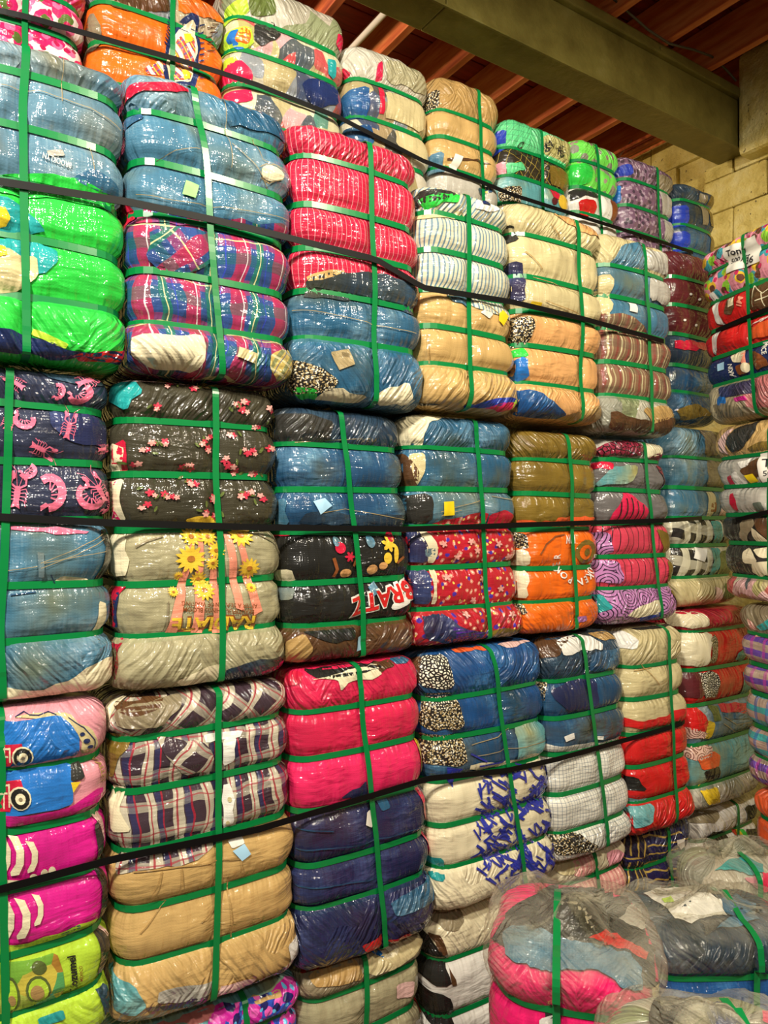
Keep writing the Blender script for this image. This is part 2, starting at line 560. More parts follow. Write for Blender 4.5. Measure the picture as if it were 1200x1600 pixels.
    def S(s, sx, z, off=0.0, wr=1.0, crease=True):
        sx = np.asarray(sx, float); z = np.asarray(z, float)
        sx, z = np.broadcast_arrays(sx, z)
        a, b, rc = s.a, s.b, s.rc
        t = np.abs(sx); sg = np.where(sx < 0, -1.0, 1.0)
        L = a - rc; A = rc * math.pi / 2; Ls = 2 * (b - rc)
        x = np.zeros(t.shape); y = np.zeros(t.shape); nx = np.zeros(t.shape); ny = np.zeros(t.shape)
        k = t <= L
        x = np.where(k, t, x); y = np.where(k, -b, y); ny = np.where(k, -1, ny)
        k = (t > L) & (t <= L + A); an = np.clip((t - L) / rc, 0, math.pi / 2)
        x = np.where(k, L + rc * np.sin(an), x); y = np.where(k, -b + rc - rc * np.cos(an), y)
        nx = np.where(k, np.sin(an), nx); ny = np.where(k, -np.cos(an), ny)
        k = (t > L + A) & (t <= L + A + Ls)
        x = np.where(k, a, x); y = np.where(k, -b + rc + (t - L - A), y); nx = np.where(k, 1, nx)
        k = (t > L + A + Ls) & (t <= L + 2 * A + Ls); an = np.clip((t - L - A - Ls) / rc, 0, math.pi / 2)
        x = np.where(k, a - rc + rc * np.cos(an), x); y = np.where(k, b - rc + rc * np.sin(an), y)
        nx = np.where(k, np.cos(an), nx); ny = np.where(k, np.sin(an), ny)
        k = t > L + 2 * A + Ls
        x = np.where(k, a - rc - (t - L - 2 * A - Ls), x); y = np.where(k, b, y); ny = np.where(k, 1, ny)
        r, lt, fl = s.profile(z)
        front = np.clip(np.cos(np.clip(sx / a, -1.2, 1.2) * math.pi / 2), 0, 1) * (t < a * 1.2)
        lump = np.clip(4 * lt * (1 - lt), 0, 1)
        if s.has_v and crease:
            cr = np.exp(-((sx - s.vpos(z)) / .020) ** 2)
            up = r + PINCH
            r = np.where(up > 0, -PINCH + up * (1 - .72 * cr), r)
        nz = vnoise(sx / .075 + s.seed * 3.1, z / .05, s.seed) * .0065 * lump
        nz += vnoise(sx / .026 + z / .06, z / .05, s.seed + 5) * .0026 * (.35 + np.abs(fl)) * np.clip(lump * 3, 0, 1) * wr
        nz += vnoise(sx / .018 - z / .03 * np.where(fl != 0, 1, .2), z / .11, s.seed + 9) * .0016 * np.clip(lump * 3, 0, 1) * wr
        r = r + nz + s.fb * front
        ro = r + off
        jx = vnoise(z / .16, 0 * z + .3, s.seed + 31) * .006
        taper = 1 - .2 * np.clip((y + b) / (2 * b) - .5, 0, 1)
        X = (x * sg * taper + nx * sg * ro) * s.wk(z) + s.shift(z) + jx
        if s.idx in CLIP:
            l0, l1, r0, r1 = CLIP[s.idx]; q = z / s.H
            X = np.clip(X, l0 + (l1 - l0) * q, r0 + (r1 - r0) * q)
        Y = y + ny * ro + vnoise(z / .16, 0 * z + .3, s.seed + 33) * .005
        return np.stack([X, Y, z], -1), lt, fl

    def columns(s):
        fr = np.linspace(-(s.a + .02), s.a + .02, int((2 * s.a + .04) / .0075))
        sd = np.linspace(s.a + .02, s.half - .12, 20)[1:]
        bk = np.linspace(s.half - .12, s.half, 5)[1:]
        pos = np.concatenate([sd, bk])
        return np.concatenate([fr, pos, -pos[::-1][1:]])

    def build(s):
        e = np.concatenate([[0], s.zs, [s.H]]); n = len(e) - 1
        cols = s.columns(); nc = len(cols)
        CAPS = (.8, .55, .3, .02) if s.dome < .02 else (.93, .85, .76, .66, .56, .46, .36, .26, .16, .08, .01)
        s.layers = []
        for i in range(n):
            lo, hi = e[i], e[i + 1]
            nr = max(8, int((hi - lo) / .0095))
            if i in (0, n - 1):
                u = np.sin(np.linspace(0, 1, nr + 4) * math.pi / 2)
                zz = lo + (hi - lo) * u if i == n - 1 else hi - (hi - lo) * u[::-1]
            else:
                u = np.linspace(0, 1, nr + 1)
                zz = lo + (hi - lo) * u
            P, t, fl = s.S(cols[None, :], zz[:, None])
            uv = np.stack([np.broadcast_to(cols[None, :] + s.seed * 1.37, P.shape[:2]), np.broadcast_to(zz[:, None], P.shape[:2]) + s.seed * .11], -1)
            aux = np.stack([t, fl], -1)
            if i in (0, n - 1):    # close the end with shrinking rings
                ring = P[-1] if i == n - 1 else P[0]
                c = ring.mean(0); dz = 1 if i == n - 1 else -1
                caps = []
                for f in CAPS:
                    q = c + (ring - c) * f; q[:, 2] = ring[:, 2] + dz * (s.dome * (1 - f * f) ** 2 if dz > 0 else .003)
                    if s.dome > .02 and dz > 0: q[:, 2] += .016 * (1 - f) * vnoise(q[:, 0] / .07, q[:, 1] / .07, s.seed)
                    caps.append(q)
                if i == n - 1:
                    P = np.concatenate([P, np.array(caps)])
                    ex = [uv[-1] + np.array([0, .03 * (j + 1)]) for j in range(len(CAPS))]; uv = np.concatenate([uv, np.array(ex)])
                    aux = np.concatenate([aux, np.repeat(aux[-1:], len(CAPS), 0)])
                else:
                    P = np.concatenate([np.array(caps)[::-1], P])
                    ex = [uv[0] - np.array([0, .03 * (j + 1)]) for j in range(len(CAPS))][::-1]; uv = np.concatenate([np.array(ex), uv])
                    aux = np.concatenate([np.repeat(aux[:1], len(CAPS), 0), aux])
            o = mesh_obj('garment_layer', P.reshape(-1, 3), grid_faces(P.shape[0], nc, True), s.mats[n - 1 - i], s.e,
                         uv.reshape(-1, 2), aux.reshape(-1, 2))
            s.layers.append(o)
        # horizontal straps
        sc = np.concatenate([np.linspace(-s.half, s.half, 97)[:-1]])
        for z in s.zs:
            zz = np.full(sc.shape, z)
            P0, _, _ = s.S(sc, zz, .0026, 0); P1, _, _ = s.S(sc, zz, .01, 0)
            tilt = s.rnd.uniform(-.003, .003)
            N = P1 - P0; N[:, 2] = 0; N /= np.linalg.norm(N, axis=1)[:, None]
            P0[:, 2] += tilt * P0[:, 0] / s.a
            ribbon('strap', P0, np.tile([0, 0, 1.0], (len(sc), 1)), N, STRAP_W, .0012, 'strap', s.e, True)
        if s.has_v:
            zz = np.concatenate([s.H * (1 - np.cos(np.linspace(.02, 1, 60) * math.pi)) / 2])
            P, _, _ = s.S(s.vpos(zz), zz, 0, 0, True)
            y = P[:, 1].copy()
            # taut: a short max filter then smoothing
            yy = y.copy()
            for i in range(len(y)):
                yy[i] = y[max(0, i - 2):i + 3].min()
            k = np.convolve(np.pad(yy, 2, mode='edge'), np.ones(5) / 5, 'valid')
            mid = (zz > s.zs[0] * .5) & (zz < s.zs[-1] + (s.H - s.zs[-1]) * .5)
            y = np.where(mid, np.minimum(k, y), y)
            P[:, 1] = y - np.where((s.dome > .02) & (zz > s.zs[-1] + .03), .016, .0055)
            top = P[-1]; bot = P[0]
            P = np.concatenate([[[bot[0], s.b * .4, bot[2] - .004]], P, [[top[0], -s.b + s.top + (.0 if s.dome < .02 else .03) + k_ * (s.b * 1.3 - .1), top[2] + (.004 if s.dome < .02 else .014) + s.dome * ((1 - (2 * k_ - 1) ** 2) ** 2 if s.dome > .02 else .2)] for k_ in np.linspace(.12, 1, 10)]])
            if s.dome > .02:      # lie on the garments heaped on top
                tr = BVHTree.FromPolygons([tuple(v.co) for v in s.layers[-1].data.vertices], [tuple(p.vertices) for p in s.layers[-1].data.polygons])
                for q in P[-10:]:
                    h = tr.ray_cast(Vector((q[0], min(q[1], s.b - .03), 9)), Vector((0, 0, -1)))
                    if h[0] is not None: q[1] = h[0].y; q[2] = h[0].z + .006
            T = np.gradient(P, axis=0); T /= np.linalg.norm(T, axis=1)[:, None]
            Wd = np.tile([1.0, 0, 0], (len(P), 1)); N = -np.cross(T, Wd); N /= np.linalg.norm(N, axis=1)[:, None]
            N[-10:] = [0, 0, 1]; N[0] = [0, 0, -1]
            if s.dome > .02: P = P + N * np.where(P[:, 2:3] > s.zs[-1] + .03, .010, 0)
            ribbon('vertical_strap', P, Wd, N, STRAP_W, .0012, 'strap', s.e)

    # -------- things lying on the surface: garments folded outside, prints, stickers
    def loc(s, px, py):
        p = s.hit(px, py)
        z = p[2] - s.z0
        x = (p @ s.ex - s.cx - s.shift(z)) / s.wk(z)
        if x < -s.a * .86:      # round the left corner
            d = -s.a * .86 - x; x = -s.a * .86 - d * 2.0
        return x, float(np.clip(z, .004, s.H - .0015))

    def decal(s, mat, polys, name='folded_garment', off=.003, grid=.011, px=True, label=None, parent=None):
        bm = bmesh.new()
        for poly in polys:
            pts = [s.loc(*q) for q in poly] if px else poly
            vs = [bm.verts.new((p[0], p[1], 0)) for p in pts]
            try: bm.faces.new(vs)
            except ValueError: pass
        return s._decal(bm, mat, name, off, grid, label)

    def _decal(s, bm, mat, name, off, grid, label=None):
        bmesh.ops.triangulate(bm, faces=bm.faces[:])
        if not bm.verts: bm.free(); return None
        xs = [v.co.x for v in bm.verts]; zs = [v.co.y for v in bm.verts]
        for lo, hi, ax in ((min(xs), max(xs), 0), (min(zs), max(zs), 1)):
            n = int((hi - lo) / grid)
            for i in range(1, n + 1):
                c = lo + (hi - lo) * i / (n + 1)
                co = (c, 0, 0) if ax == 0 else (0, c, 0); no = (1, 0, 0) if ax == 0 else (0, 1, 0)
                bmesh.ops.bisect_plane(bm, geom=bm.verts[:] + bm.edges[:] + bm.faces[:], plane_co=co, plane_no=no, dist=1e-5)
        bm.verts.ensure_lookup_table(); bm.verts.index_update()
        Q = np.array([(v.co.x, v.co.y) for v in bm.verts])
        P, t, fl = s.S(Q[:, 0], Q[:, 1], off)
        F = []
        for f in bm.faces:
            ids = [v.index for v in f.verts]
            if f.normal.z < 0: ids.reverse()
            F.append(ids)
        bm.free()
        uv = Q + np.array([s.seed * 1.37, s.seed * .11])
        par = s.e
        if name == 'handwriting': par = s.card
        elif name.endswith(('_print', 'lettering', 'stitching', '_seam', '_outline', '_graphic', 'print')):   # printed or sewn on one garment layer
            k = int(np.searchsorted(s.zs, (Q[:, 1].min() + Q[:, 1].max()) / 2)); par = s.layers[k]
        o = mesh_obj(name, P, F, mat, par, uv, np.stack([t, fl], -1))
        if name == 'price_card': s.card = o
        if label: o['label'] = label
        return o

    def patch(s, mat, poly, name='folded_garment', off=.003, wob=.007, label=None):
        pts = [np.array(s.loc(*q)) for q in poly]
        for _ in range(1 if wob and len(pts) > 3 else 0):      # round the corners
            pts = sum([[p * .88 + q * .12, p * .12 + q * .88] for p, q in zip(pts, pts[1:] + pts[:1])], [])
        # soften the outline: subdivide and wobble
        out = []
        n = len(pts)
        for i in range(n):
            p, q = np.array(pts[i]), np.array(pts[(i + 1) % n])
            d = np.linalg.norm(q - p); m = max(1, int(d / .02))
            for j in range(m):
                c = p + (q - p) * j / m
                if j and wob:
                    nn = np.array([-(q - p)[1], (q - p)[0]]) / (d + 1e-9)
                    c = c + nn * wob * float(vnoise(c[0] / .03, c[1] / .03, s.seed + 77))
                out.append((c[0], min(max(c[1], .003), s.H - .001)))
        return s.decal(mat, [out], name, off, px=False, label=label)

    def text(s, body, mat, origin, right, up, name='lettering', off=.0045, bold=0.0, shear=0.0):
        """text laid on the front: origin px, vectors (px) for one text height to the right and up"""
        cu = bpy.data.curves.new('t', 'FONT'); cu.body = body; cu.size = 1.0; cu.offset = bold; cu.resolution_u = 2; cu.shear = shear
        ob = bpy.data.objects.new('t', cu)
        me = bpy.data.meshes.new_from_object(ob)
        bm = bmesh.new(); bm.from_mesh(me)
        bpy.data.objects.remove(ob); bpy.data.curves.remove(cu); bpy.data.meshes.remove(me)
        for v in bm.verts:
            p = s.loc(origin[0] + right[0] * v.co.x + up[0] * v.co.y, origin[1] + right[1] * v.co.x + up[1] * v.co.y)
            v.co = (p[0], p[1], 0)
        return s._decal(bm, mat, name, off, .012)

    def toppatch(s, mat, poly, name='folded_garment', off=.006, step=7):
        """a garment lying on the top of a bale seen from above"""
        if not hasattr(s, 'bvh'):
            V, Fc = [], []
            c, q = math.cos(s.yaw), math.sin(s.yaw)
            for o in s.layers:
                n0 = len(V)
                for v in o.data.vertices:
                    V.append((s.org[0] + c * v.co.x - q * v.co.y, s.org[1] + q * v.co.x + c * v.co.y, s.org[2] + v.co.z))
                Fc += [tuple(n0 + i for i in p.vertices) for p in o.data.polygons]
            s.bvh = BVHTree.FromPolygons(V, Fc)
        bm = bmesh.new()
        bm.faces.new([bm.verts.new((x, y, 0)) for x, y in poly])
        bmesh.ops.triangulate(bm, faces=bm.faces[:])
        for ax in (0, 1):
            lo = min(p[ax] for p in poly); hi = max(p[ax] for p in poly); n = int((hi - lo) / step)
            for i in range(1, n + 1):
                co = [0, 0, 0]; no = [0, 0, 0]; co[ax] = lo + (hi - lo) * i / (n + 1); no[ax] = 1
                bmesh.ops.bisect_plane(bm, geom=bm.verts[:] + bm.edges[:] + bm.faces[:], plane_co=co, plane_no=no, dist=1e-4)
        bm.verts.index_update(); P = []; ok = []
        c, q = math.cos(-s.yaw), math.sin(-s.yaw)
        for v in bm.verts:
            d = Vector(ray(v.co.x + 3 * float(vnoise(v.co.x / 9, v.co.y / 9, 3)), v.co.y + 3 * float(vnoise(v.co.x / 9, v.co.y / 9, 8)))).normalized()
            h = s.bvh.ray_cast(Vector(EYE), d)
            if h[0] is None: P.append((0, 0, 0)); ok.append(False); continue
            w = h[0] + (h[1] if h[1].dot(d) < 0 else -h[1]) * off
            w -= Vector(s.org); P.append((c * w.x - q * w.y, q * w.x + c * w.y, w.z)); ok.append(True)
        F = [[v.index for v in f.verts][::-1 if f.normal.z > 0 else 1] for f in bm.faces if all(ok[v.index] for v in f.verts)]
        bm.free()
        uv = [(p[0] + s.seed, p[1] * .7 + p[2]) for p in P]
        if F: return mesh_obj(name, P, F, mat, s.e, np.array(uv), np.tile([.5, .4], (len(P), 1)))

    def film(s, off=.016, amp=.02, reach=1):
        """loose clear plastic drawn over the top of the bale"""
        o = s.layers[-1]; n = len(o.data.vertices)
        P = np.zeros(n * 3); o.data.vertices.foreach_get('co', P); P = P.reshape(-1, 3)
        N = np.zeros(n * 3); o.data.vertices.foreach_get('normal', N); N = N.reshape(-1, 3)
        m = off + amp * (.5 + .5 * vnoise(P[:, 0] / .07 + P[:, 1] / .2, P[:, 1] / .06, s.seed + 3)) + .006 * vnoise(P[:, 0] / .018, P[:, 1] / .02 + P[:, 2] / .03, s.seed + 4)
        k = np.clip((P[:, 2] - s.zs[-1] - .012) / .06, .1, 1) * (1 - .75 * np.exp(-((P[:, 0] - s.v0) / .03) ** 2))
        P = P + N * (m * k)[:, None]
        Fc = np.array([tuple(p.vertices) for p in o.data.polygons])
        zf = P[Fc][:, :, 2].min(1)
        mesh_obj('plastic_wrap', P, Fc[zf > s.zs[-1] + .012], 'clear_film', s.e, P[:, :2] + P[:, 2:3] * .7, np.tile([.5, .6], (n, 1)))

    def tagpaper(s, mat, poly, name='paper_tag', off=.005):
        return s.decal(mat, [poly], name, off, .008)

# outline shapes in photo pixels
def ell(x, y, rx, ry, rot=0.0, n=14):
    c, q = math.cos(rot), math.sin(rot)
    return [(x + rx * math.cos(t) * c - ry * math.sin(t) * q, y + rx * math.cos(t) * q + ry * math.sin(t) * c) for t in [2 * math.pi * i / n for i in range(n)]]

def blossom(x, y, r, n=5, rot=0.0, depth=.45, ky=1.0):
    out = []
    for i in range(n * 4):
        t = 2 * math.pi * i / (n * 4) + rot
        k = (1, .82, depth, .82)[i % 4]
        out.append((x + r * k * math.cos(t), y + r * k * math.sin(t) * ky))
    return out

def stroke(pts, w, taper=False):
    L, R = [], []
    n = len(pts)
    for i, p in enumerate(pts):
        a = pts[max(0, i - 1)]; b = pts[min(n - 1, i + 1)]
        dx, dy = b[0] - a[0], b[1] - a[1]; d = math.hypot(dx, dy) + 1e-9
        k = w / 2 * ((1 - .8 * i / (n - 1)) if taper else 1)
        L.append((p[0] - dy / d * k, p[1] + dx / d * k)); R.append((p[0] + dy / d * k, p[1] - dx / d * k))
    return L + R[::-1]

def rect(x0, y0, x1, y1, rot=0.0):
    cx, cy = (x0 + x1) / 2, (y0 + y1) / 2; c, q = math.cos(rot), math.sin(rot)
    return [(cx + (x - cx) * c - (y - cy) * q, cy + (x - cx) * q + (y - cy) * c) for x, y in ((x0, y0), (x1, y0), (x1, y1), (x0, y1))]

def cord(label, row, pts, width=.016, group='black straps drawn across the bale rows'):
    """taut black strap over the fronts of one row of bales"""
    b = ROWS[row][0]
    W = [b.hit(x, y) for x, y in pts]
    u = np.array([p @ b.ex for p in W]); zc = np.array([p[2] for p in W])
    pu, pd = [], []
    for b in ROWS[row]:
        k = np.linspace(-b.a - .01, b.a + .01, 50)
        # cord height at this bale
        for dz in (-.008, 0, .008):
            zz = np.interp(b.cx + k, u, zc) - b.z0 + dz
            if zz.mean() < -.1 or zz.mean() > b.H + .1: continue
            P, _, _ = b.S(k, np.clip(zz, 0.01, b.H - .01), .002, 0, False)
            for p in P:
                w = b.org + b.ex * p[0] - b.out * p[1]
                pu.append(w @ b.ex); pd.append(w @ b.out)
    pu = np.array(pu); pd = np.array(pd)
    m = (pu >= u.min()) & (pu <= u.max()); pu, pd = pu[m], pd[m]
    idx = np.argsort(pu); H = []
    for i in idx:          # outer hull
        while len(H) >= 2:
            (x1, y1), (x2, y2) = H[-2], H[-1]
            if (x2 - x1) * (pd[i] - y1) - (y2 - y1) * (pu[i] - x1) >= 0: H.pop()
            else: break
        H.append((pu[i], pd[i]))
    hu = np.array([h[0] for h in H]); hd = np.array([h[1] for h in H])
    b = ROWS[row][0]
    q = np.arange(hu.min(), hu.max(), .03)
    d = np.interp(q, hu, hd) + .006; z = np.interp(q, u, zc)
    P = np.stack([b.ex * a + b.out * c for a, c in zip(q, d)]); P[:, 2] = z
    N = np.tile(b.out, (len(q), 1)).astype(float)
    T = np.gradient(P, axis=0); T /= np.linalg.norm(T, axis=1)[:, None]
    Wd = np.cross(N, T)
    o = ribbon('tie_strap', P, Wd, N, width, .002, 'black_strap', None)
    c = P.mean(0)
    o.data.transform(Matrix.Translation(-Vector(c))); o.location = c
    tag(o, label, 'strap', group)
    return o
# ------------------------------------------------------------------ plain materials
def S_(k, *a, **kw): _DEF[k] = lambda kk, a=a, kw=kw: simple(kk, *a, **kw)
def oc(b): return b.n('ShaderNodeTexCoord').outputs['Object']
def gc(b): return b.n('ShaderNodeNewGeometry').outputs['Position']

S_('strap', hx('#067c3c'), rough=.27, spec=.55)
S_('black_strap', hx('#080707'), rough=.5, spec=.25)
def wallpaint(b):
    n = b.noise3(gc(b), 5, 5, .65); m = b.noise3(gc(b), 38, 3)
    c = b.ramp(n, [(.3, hx('#b8a24c')), (.5, hx('#e0cc78')), (.7, hx('#efe3a4'))])
    return b.mix(b.m('LESS_THAN', m, .30), c, hx('#6a5a34'))
S_('wall_paint', wallpaint, rough=.55, bump=lambda b: (b.m('ADD', b.noise3(gc(b), 16, 5, .7), b.m('MULTIPLY', b.noise3(gc(b), 4, 2), 2.0)), .02))
def concrete(b):
    return b.ramp(b.noise3(gc(b), 3, 6, .65), [(.3, hx('#4d463c')), (.7, hx('#7f7664'))])
S_('concrete', concrete, rough=.8)
def wood(dark, mid, light):
    def fn(b):
        m = b.n('ShaderNodeMapping'); b.put(m, 0, oc(b)); m.inputs['Scale'].default_value = (3, 26, 26)
        n = b.noise3(m.outputs[0], 1.0, 4, .6)
        o = b.n('ShaderNodeObjectInfo').outputs['Random']
        n = b.m('ADD', b.m('MULTIPLY', n, .8), b.m('MULTIPLY', o, .25))
        return b.ramp(n, [(.3, hx(dark)), (.55, hx(mid)), (.8, hx(light))])
    return fn
S_('deck_wood', wood('#5a0e06', '#8a1e0c', '#a83416'), rough=.6)
S_('joist_wood', wood('#7a2a12', '#b85a2c', '#d88a50'), rough=.6)
def beampaint(b):
    n = b.noise3(gc(b), 4, 5, .6)
    return b.ramp(n, [(.3, hx('#5e5424')), (.6, hx('#7c7238')), (.8, hx('#8d8450'))])
S_('beam_paint', beampaint, rough=.42, bump=lambda b: (b.noise3(gc(b), 30, 3), .004))
S_('pipe_white', hx('#c9c4c0'), rough=.35)
S_('cable', hx('#4a4335'), rough=.6)
S_('paper_white', hx('#efeadd'), rough=.6)
S_('paper_blue', hx('#a9d4ee'), rough=.5)
S_('paper_yellow', hx('#f0d21a'), rough=.5)
S_('paper_lime', hx('#93e07a'), rough=.5)
S_('paper_grey', hx('#b9ada4'), rough=.5)
S_('ink', hx('#1c1a22'), rough=.5)

# ------------------------------------------------------------------ the room
XW = 4.27          # end wall
struct(box('floor', (-2.5, -2.5, -.08), (4.6, 4.8, 0), 'concrete'))
struct(box('wall_back', (-2.5, 4.6, 0), (4.6, 4.75, 4.75), 'wall_paint'))
wr = struct(box('wall_right', (XW + .03, -1.2, 0), (XW + .2, 4.6, 4.75), 'wall_paint'))
rb = random.Random(5)
for iz in range(9):
    z0 = 2.72 + iz * .215
    y = 0.9 + (iz % 2) * .21
    while y < 4.3:
        y1 = y + .42
        near = y < 2.62
        xo = XW - (.05 if near else 0) + rb.uniform(-.006, .006)
        yy1 = min(y1, 2.78) if near else y1
        yy0 = y if near or y > 2.8 else 2.8
        if yy1 - yy0 > .08 and z0 < 4.5:
            box('block', (xo, yy0 + .003, z0 + .003), (XW + .06, yy1 - .003, min(z0 + .212, 4.66)), 'wall_paint', wr, .014, .004, rb)
        y = y1
box('pier', (XW - .17, 1.86, 4.03), (XW + .04, 2.475, 4.62), 'wall_paint', wr, .03, .008, rb)
# ceiling: deck planks on joists
ce = bpy.data.objects.new('ceiling', None); COL.objects.link(ce); ce['kind'] = 'structure'; ce.location = (2, 2.4, 4.68)
def under(o):
    o.parent = ce; o.matrix_parent_inverse = Matrix.Translation(-Vector(ce.location)); return o
yy = .1
while yy < 4.6:
    w = .185
    o = under(box('plank', (-.9, yy + .003, 4.672 + rb.uniform(0, .004)), (4.3, yy + w - .003, 4.70), 'deck_wood', None, .004)); yy += w
under(box('roof_deck', (-2.5, -2.5, 4.72), (4.6, 4.75, 4.75), 'deck_wood'))
for k in range(-6, 4):
    x = 2.99 + .406 * k
    jo = bpy.data.objects.new
    m_ = box('joist', (-2.25, -.022, -.12), (2.25, .022, .12), 'joist_wood', None, .004)
    m_.location = (x, 2.35, 4.55); m_.rotation_euler = (0, 0, math.pi / 2); under(m_)
# boxed steel beam
be = bpy.data.objects.new('roof_beam', None); COL.objects.link(be); be.location = (2, 2.58, 4.09)
tag(be, 'olive painted boxed beam running under the ceiling joists to the end wall', 'beam')
def bpart(n, a, b_, **k):
    o = box(n, a, b_, 'beam_paint', None, **k); o.parent = be; o.matrix_parent_inverse = Matrix.Translation(-Vector(be.location)); return o
bpart('casing', (-1.5, 2.49, 4.09), (1.935, 2.68, 4.372), bevel=.006)
bpart('casing', (1.939, 2.49, 4.09), (XW + .02, 2.68, 4.372), bevel=.006)
bpart('flange', (-1.5, 2.462, 4.374), (XW + .02, 2.70, 4.428), bevel=.008)
bpart('weld_bead', (-1.5, 2.484, 4.086), (XW, 2.496, 4.096), bevel=.003)
for x in (2.2, 3.35): bpart('bolt', (x, 2.452, 4.385), (x + .018, 2.47, 4.403), bevel=.004)
tag(tube('conduit_pipe', [(1.96, 2.66, 4.375), (1.96, 4.58, 4.375)], .016, 'pipe_white'), 'thin white conduit pipe under the joists above the clear-wrapped bales', 'pipe')
for i, (x, z) in enumerate(((4.06, 4.40), (4.13, 4.405), (4.19, 4.39))):
    tag(tube('conduit_pipe', [(x, 2.72, z), (x, 4.58, z)], .011, 'joist_wood'), ('leftmost', 'middle', 'rightmost')[i] + ' of three thin brown conduits along the last joist by the end wall', 'pipe', 'brown conduits by the end wall')
w = [on_y(*p, 3.3) for p in ((962, 252), (980, 228), (1003, 198))]
tag(tube('hanging_wire', w, .004, 'pipe_white'), 'thin pale wire hanging down from the joists near the end wall', 'wire')
w = [on_y(*p, 2.43) for p in ((955, -5), (985, 22), (1012, 46), (1045, 68), (1085, 78), (1112, 88), (1134, 108), (1150, 126))]
tag(tube('beam_cable', w, .006, 'cable'), 'loose brown cable sagging along the near top edge of the beam', 'cable')
# ------------------------------------------------------------------ cloth patterns
D('denim_light', denim('#587f94', '#c9d4d2', tint='#7a765a'))
D('denim_mid', denim('#235a7c', '#8fb4c4', tint='#47523e'))
D('denim_sky', denim('#41748f', '#b8ced6', tint='#66705a'))
D('denim_dark', denim('#1d4a70', '#6f9fb8', tint='#4a4a30'))
D('denim_navy', denim('#1d2550', '#5a6aa0', tint='#3a2a3a'))
D('denim_deep', denim('#0d4a86', '#5a9fd0', tint='#1a3a4a'))
D('denim_slate', denim('#1c3348', '#54748a', tint='#3a3a28'))
D('denim_aqua', denim('#5fa3a8', '#b5d4c8', tint='#a09a60'))
D('green', plain('#28c840', .18)); D('lime', plain('#b9dc3a', .18)); D('teal', plain('#1d9a9a', .2))
D('navy', plain('#15285a', .3)); D('blue', plain('#1f74c8', .25)); D('royal', plain('#2340b8', .25))
D('red', plain('#d01818', .22)); D('crimson', plain('#c81038', .22)); D('maroon', plain('#5a1a20', .3))
D('hot_pink', plain('#ea2260', .2)); D('rose', plain('#dc1c4e', .22)); D('magenta', plain('#d8128a', .2)); D('pink', plain('#e79aa6', .2)); D('pale_pink', plain('#eec4bc', .15))
D('fuchsia', plain('#ee0a6a', .18))
D('orange', plain('#f06a08', .2)); D('orange_red', plain('#f0602a', .2)); D('peach', plain('#e0a668', .16)); D('yellow', plain('#f0cc28', .2))
D('tan', plain('#cda869', .16)); D('tan_dark', plain('#b38f55', .2)); D('khaki', plain('#cfbf8e', .16)); D('cream', plain('#ebdfba', .13)); D('white', plain('#f0ece2', .1))
D('olive', plain('#7d6420', .24)); D('brown', plain('#5a3a1e', .3)); D('charcoal', plain('#2b2a26', .35)); D('black', plain('#191815', .4)); D('grey', plain('#6f6a68', .25)); D('heather', plain('#a79f7c', .2, 30))
D('silver', plain('#b9b4a8', .2)); D('taupe', plain('#8d8064', .22)); D('violet', plain('#a86aa8', .2)); D('purple', plain('#5a2aa0', .25))
D('red_stripe', plaid('#c4163c', [(0, .0135, 0, .10, '#f0b0b4', .75), (1, .0135, 0, .07, '#e07080', .35)], .003))
D('blue_stripe', stripes('#e3ddbe', '#5f86a0', .0135, .36, 0, .003, .05))
D('blue_stripe_slant', stripes('#e3ddbe', '#5f86a0', .0135, .36, 0, .003, .6))
D('tartan', plaid('#2b4a86', [(0, .105, .1, .34, '#b02046', .8), (1, .11, .2, .30, '#b02046', .45), (0, .105, .62, .2, '#14705c', .85), (1, .11, .6, .25, '#14605c', .5), (0, .105, .52, .025, '#e8e0a0', .9), (0, .105, .86, .025, '#e8e0e0', .8), (1, .11, .05, .03, '#e8e0a0', .7), (0, .105, .3, .02, '#3040c0', .8)], .012))
D('tartan_slant', plaid('#2b4a86', [(0, .105, .1, .34, '#b02046', .8), (1, .11, .2, .30, '#b02046', .45), (0, .105, .62, .2, '#14705c', .85), (1, .11, .6, .25, '#14605c', .5), (0, .105, .52, .025, '#e8e0a0', .9), (1, .11, .05, .03, '#e8e0a0', .7)], .012, .75))
D('yellow_tartan', plaid('#c8b060', [(0, .03, .1, .3, '#4a6a50', .7), (1, .03, .2, .2, '#e8e0b0', .7), (0, .03, .6, .06, '#203a80', .9)], .006, .5))
D('check_shirt', plaid('#3b2a34', [(0, .062, .1, .36, '#d8cfb6', .72), (1, .066, .3, .34, '#d8cfb6', .42), (0, .062, .0, .06, '#a01c34', .9), (0, .062, .50, .06, '#a01c34', .9), (1, .066, .1, .05, '#a01c34', .7), (0, .062, .7, .2, '#1c2a60', .55)], .010))
D('check_slant', plaid('#3b2a34', [(0, .062, .1, .36, '#d8cfb6', .72), (1, .066, .3, .34, '#d8cfb6', .42), (0, .062, .0, .06, '#a01c34', .9), (1, .066, .1, .05, '#a01c34', .7)], .010, .7))
D('brown_stripe', plaid('#84624a', [(0, .048, .1, .12, '#d8cfa0', .85), (0, .048, .45, .2, '#8a2a2e', .6), (0, .048, .8, .08, '#c8c090', .6), (1, .08, .2, .3, '#6a5a48', .4)], .008))
D('window_check', plaid('#e9e5d6', [(0, .0115, 0, .14, '#5a6a80', .7), (1, .0115, 0, .14, '#5a6a80', .6)], .002))
D('pink_check', plaid('#e7a89c', [(0, .02, 0, .16, '#c4606a', .6), (1, .02, 0, .16, '#c4606a', .5), (0, .02, .5, .1, '#f4e0c0', .7)], .004))
D('black_check', plaid('#2a2622', [(0, .075, .1, .46, '#e6dfc2', .8), (1, .075, .3, .46, '#e6dfc2', .55)], .010, .15))
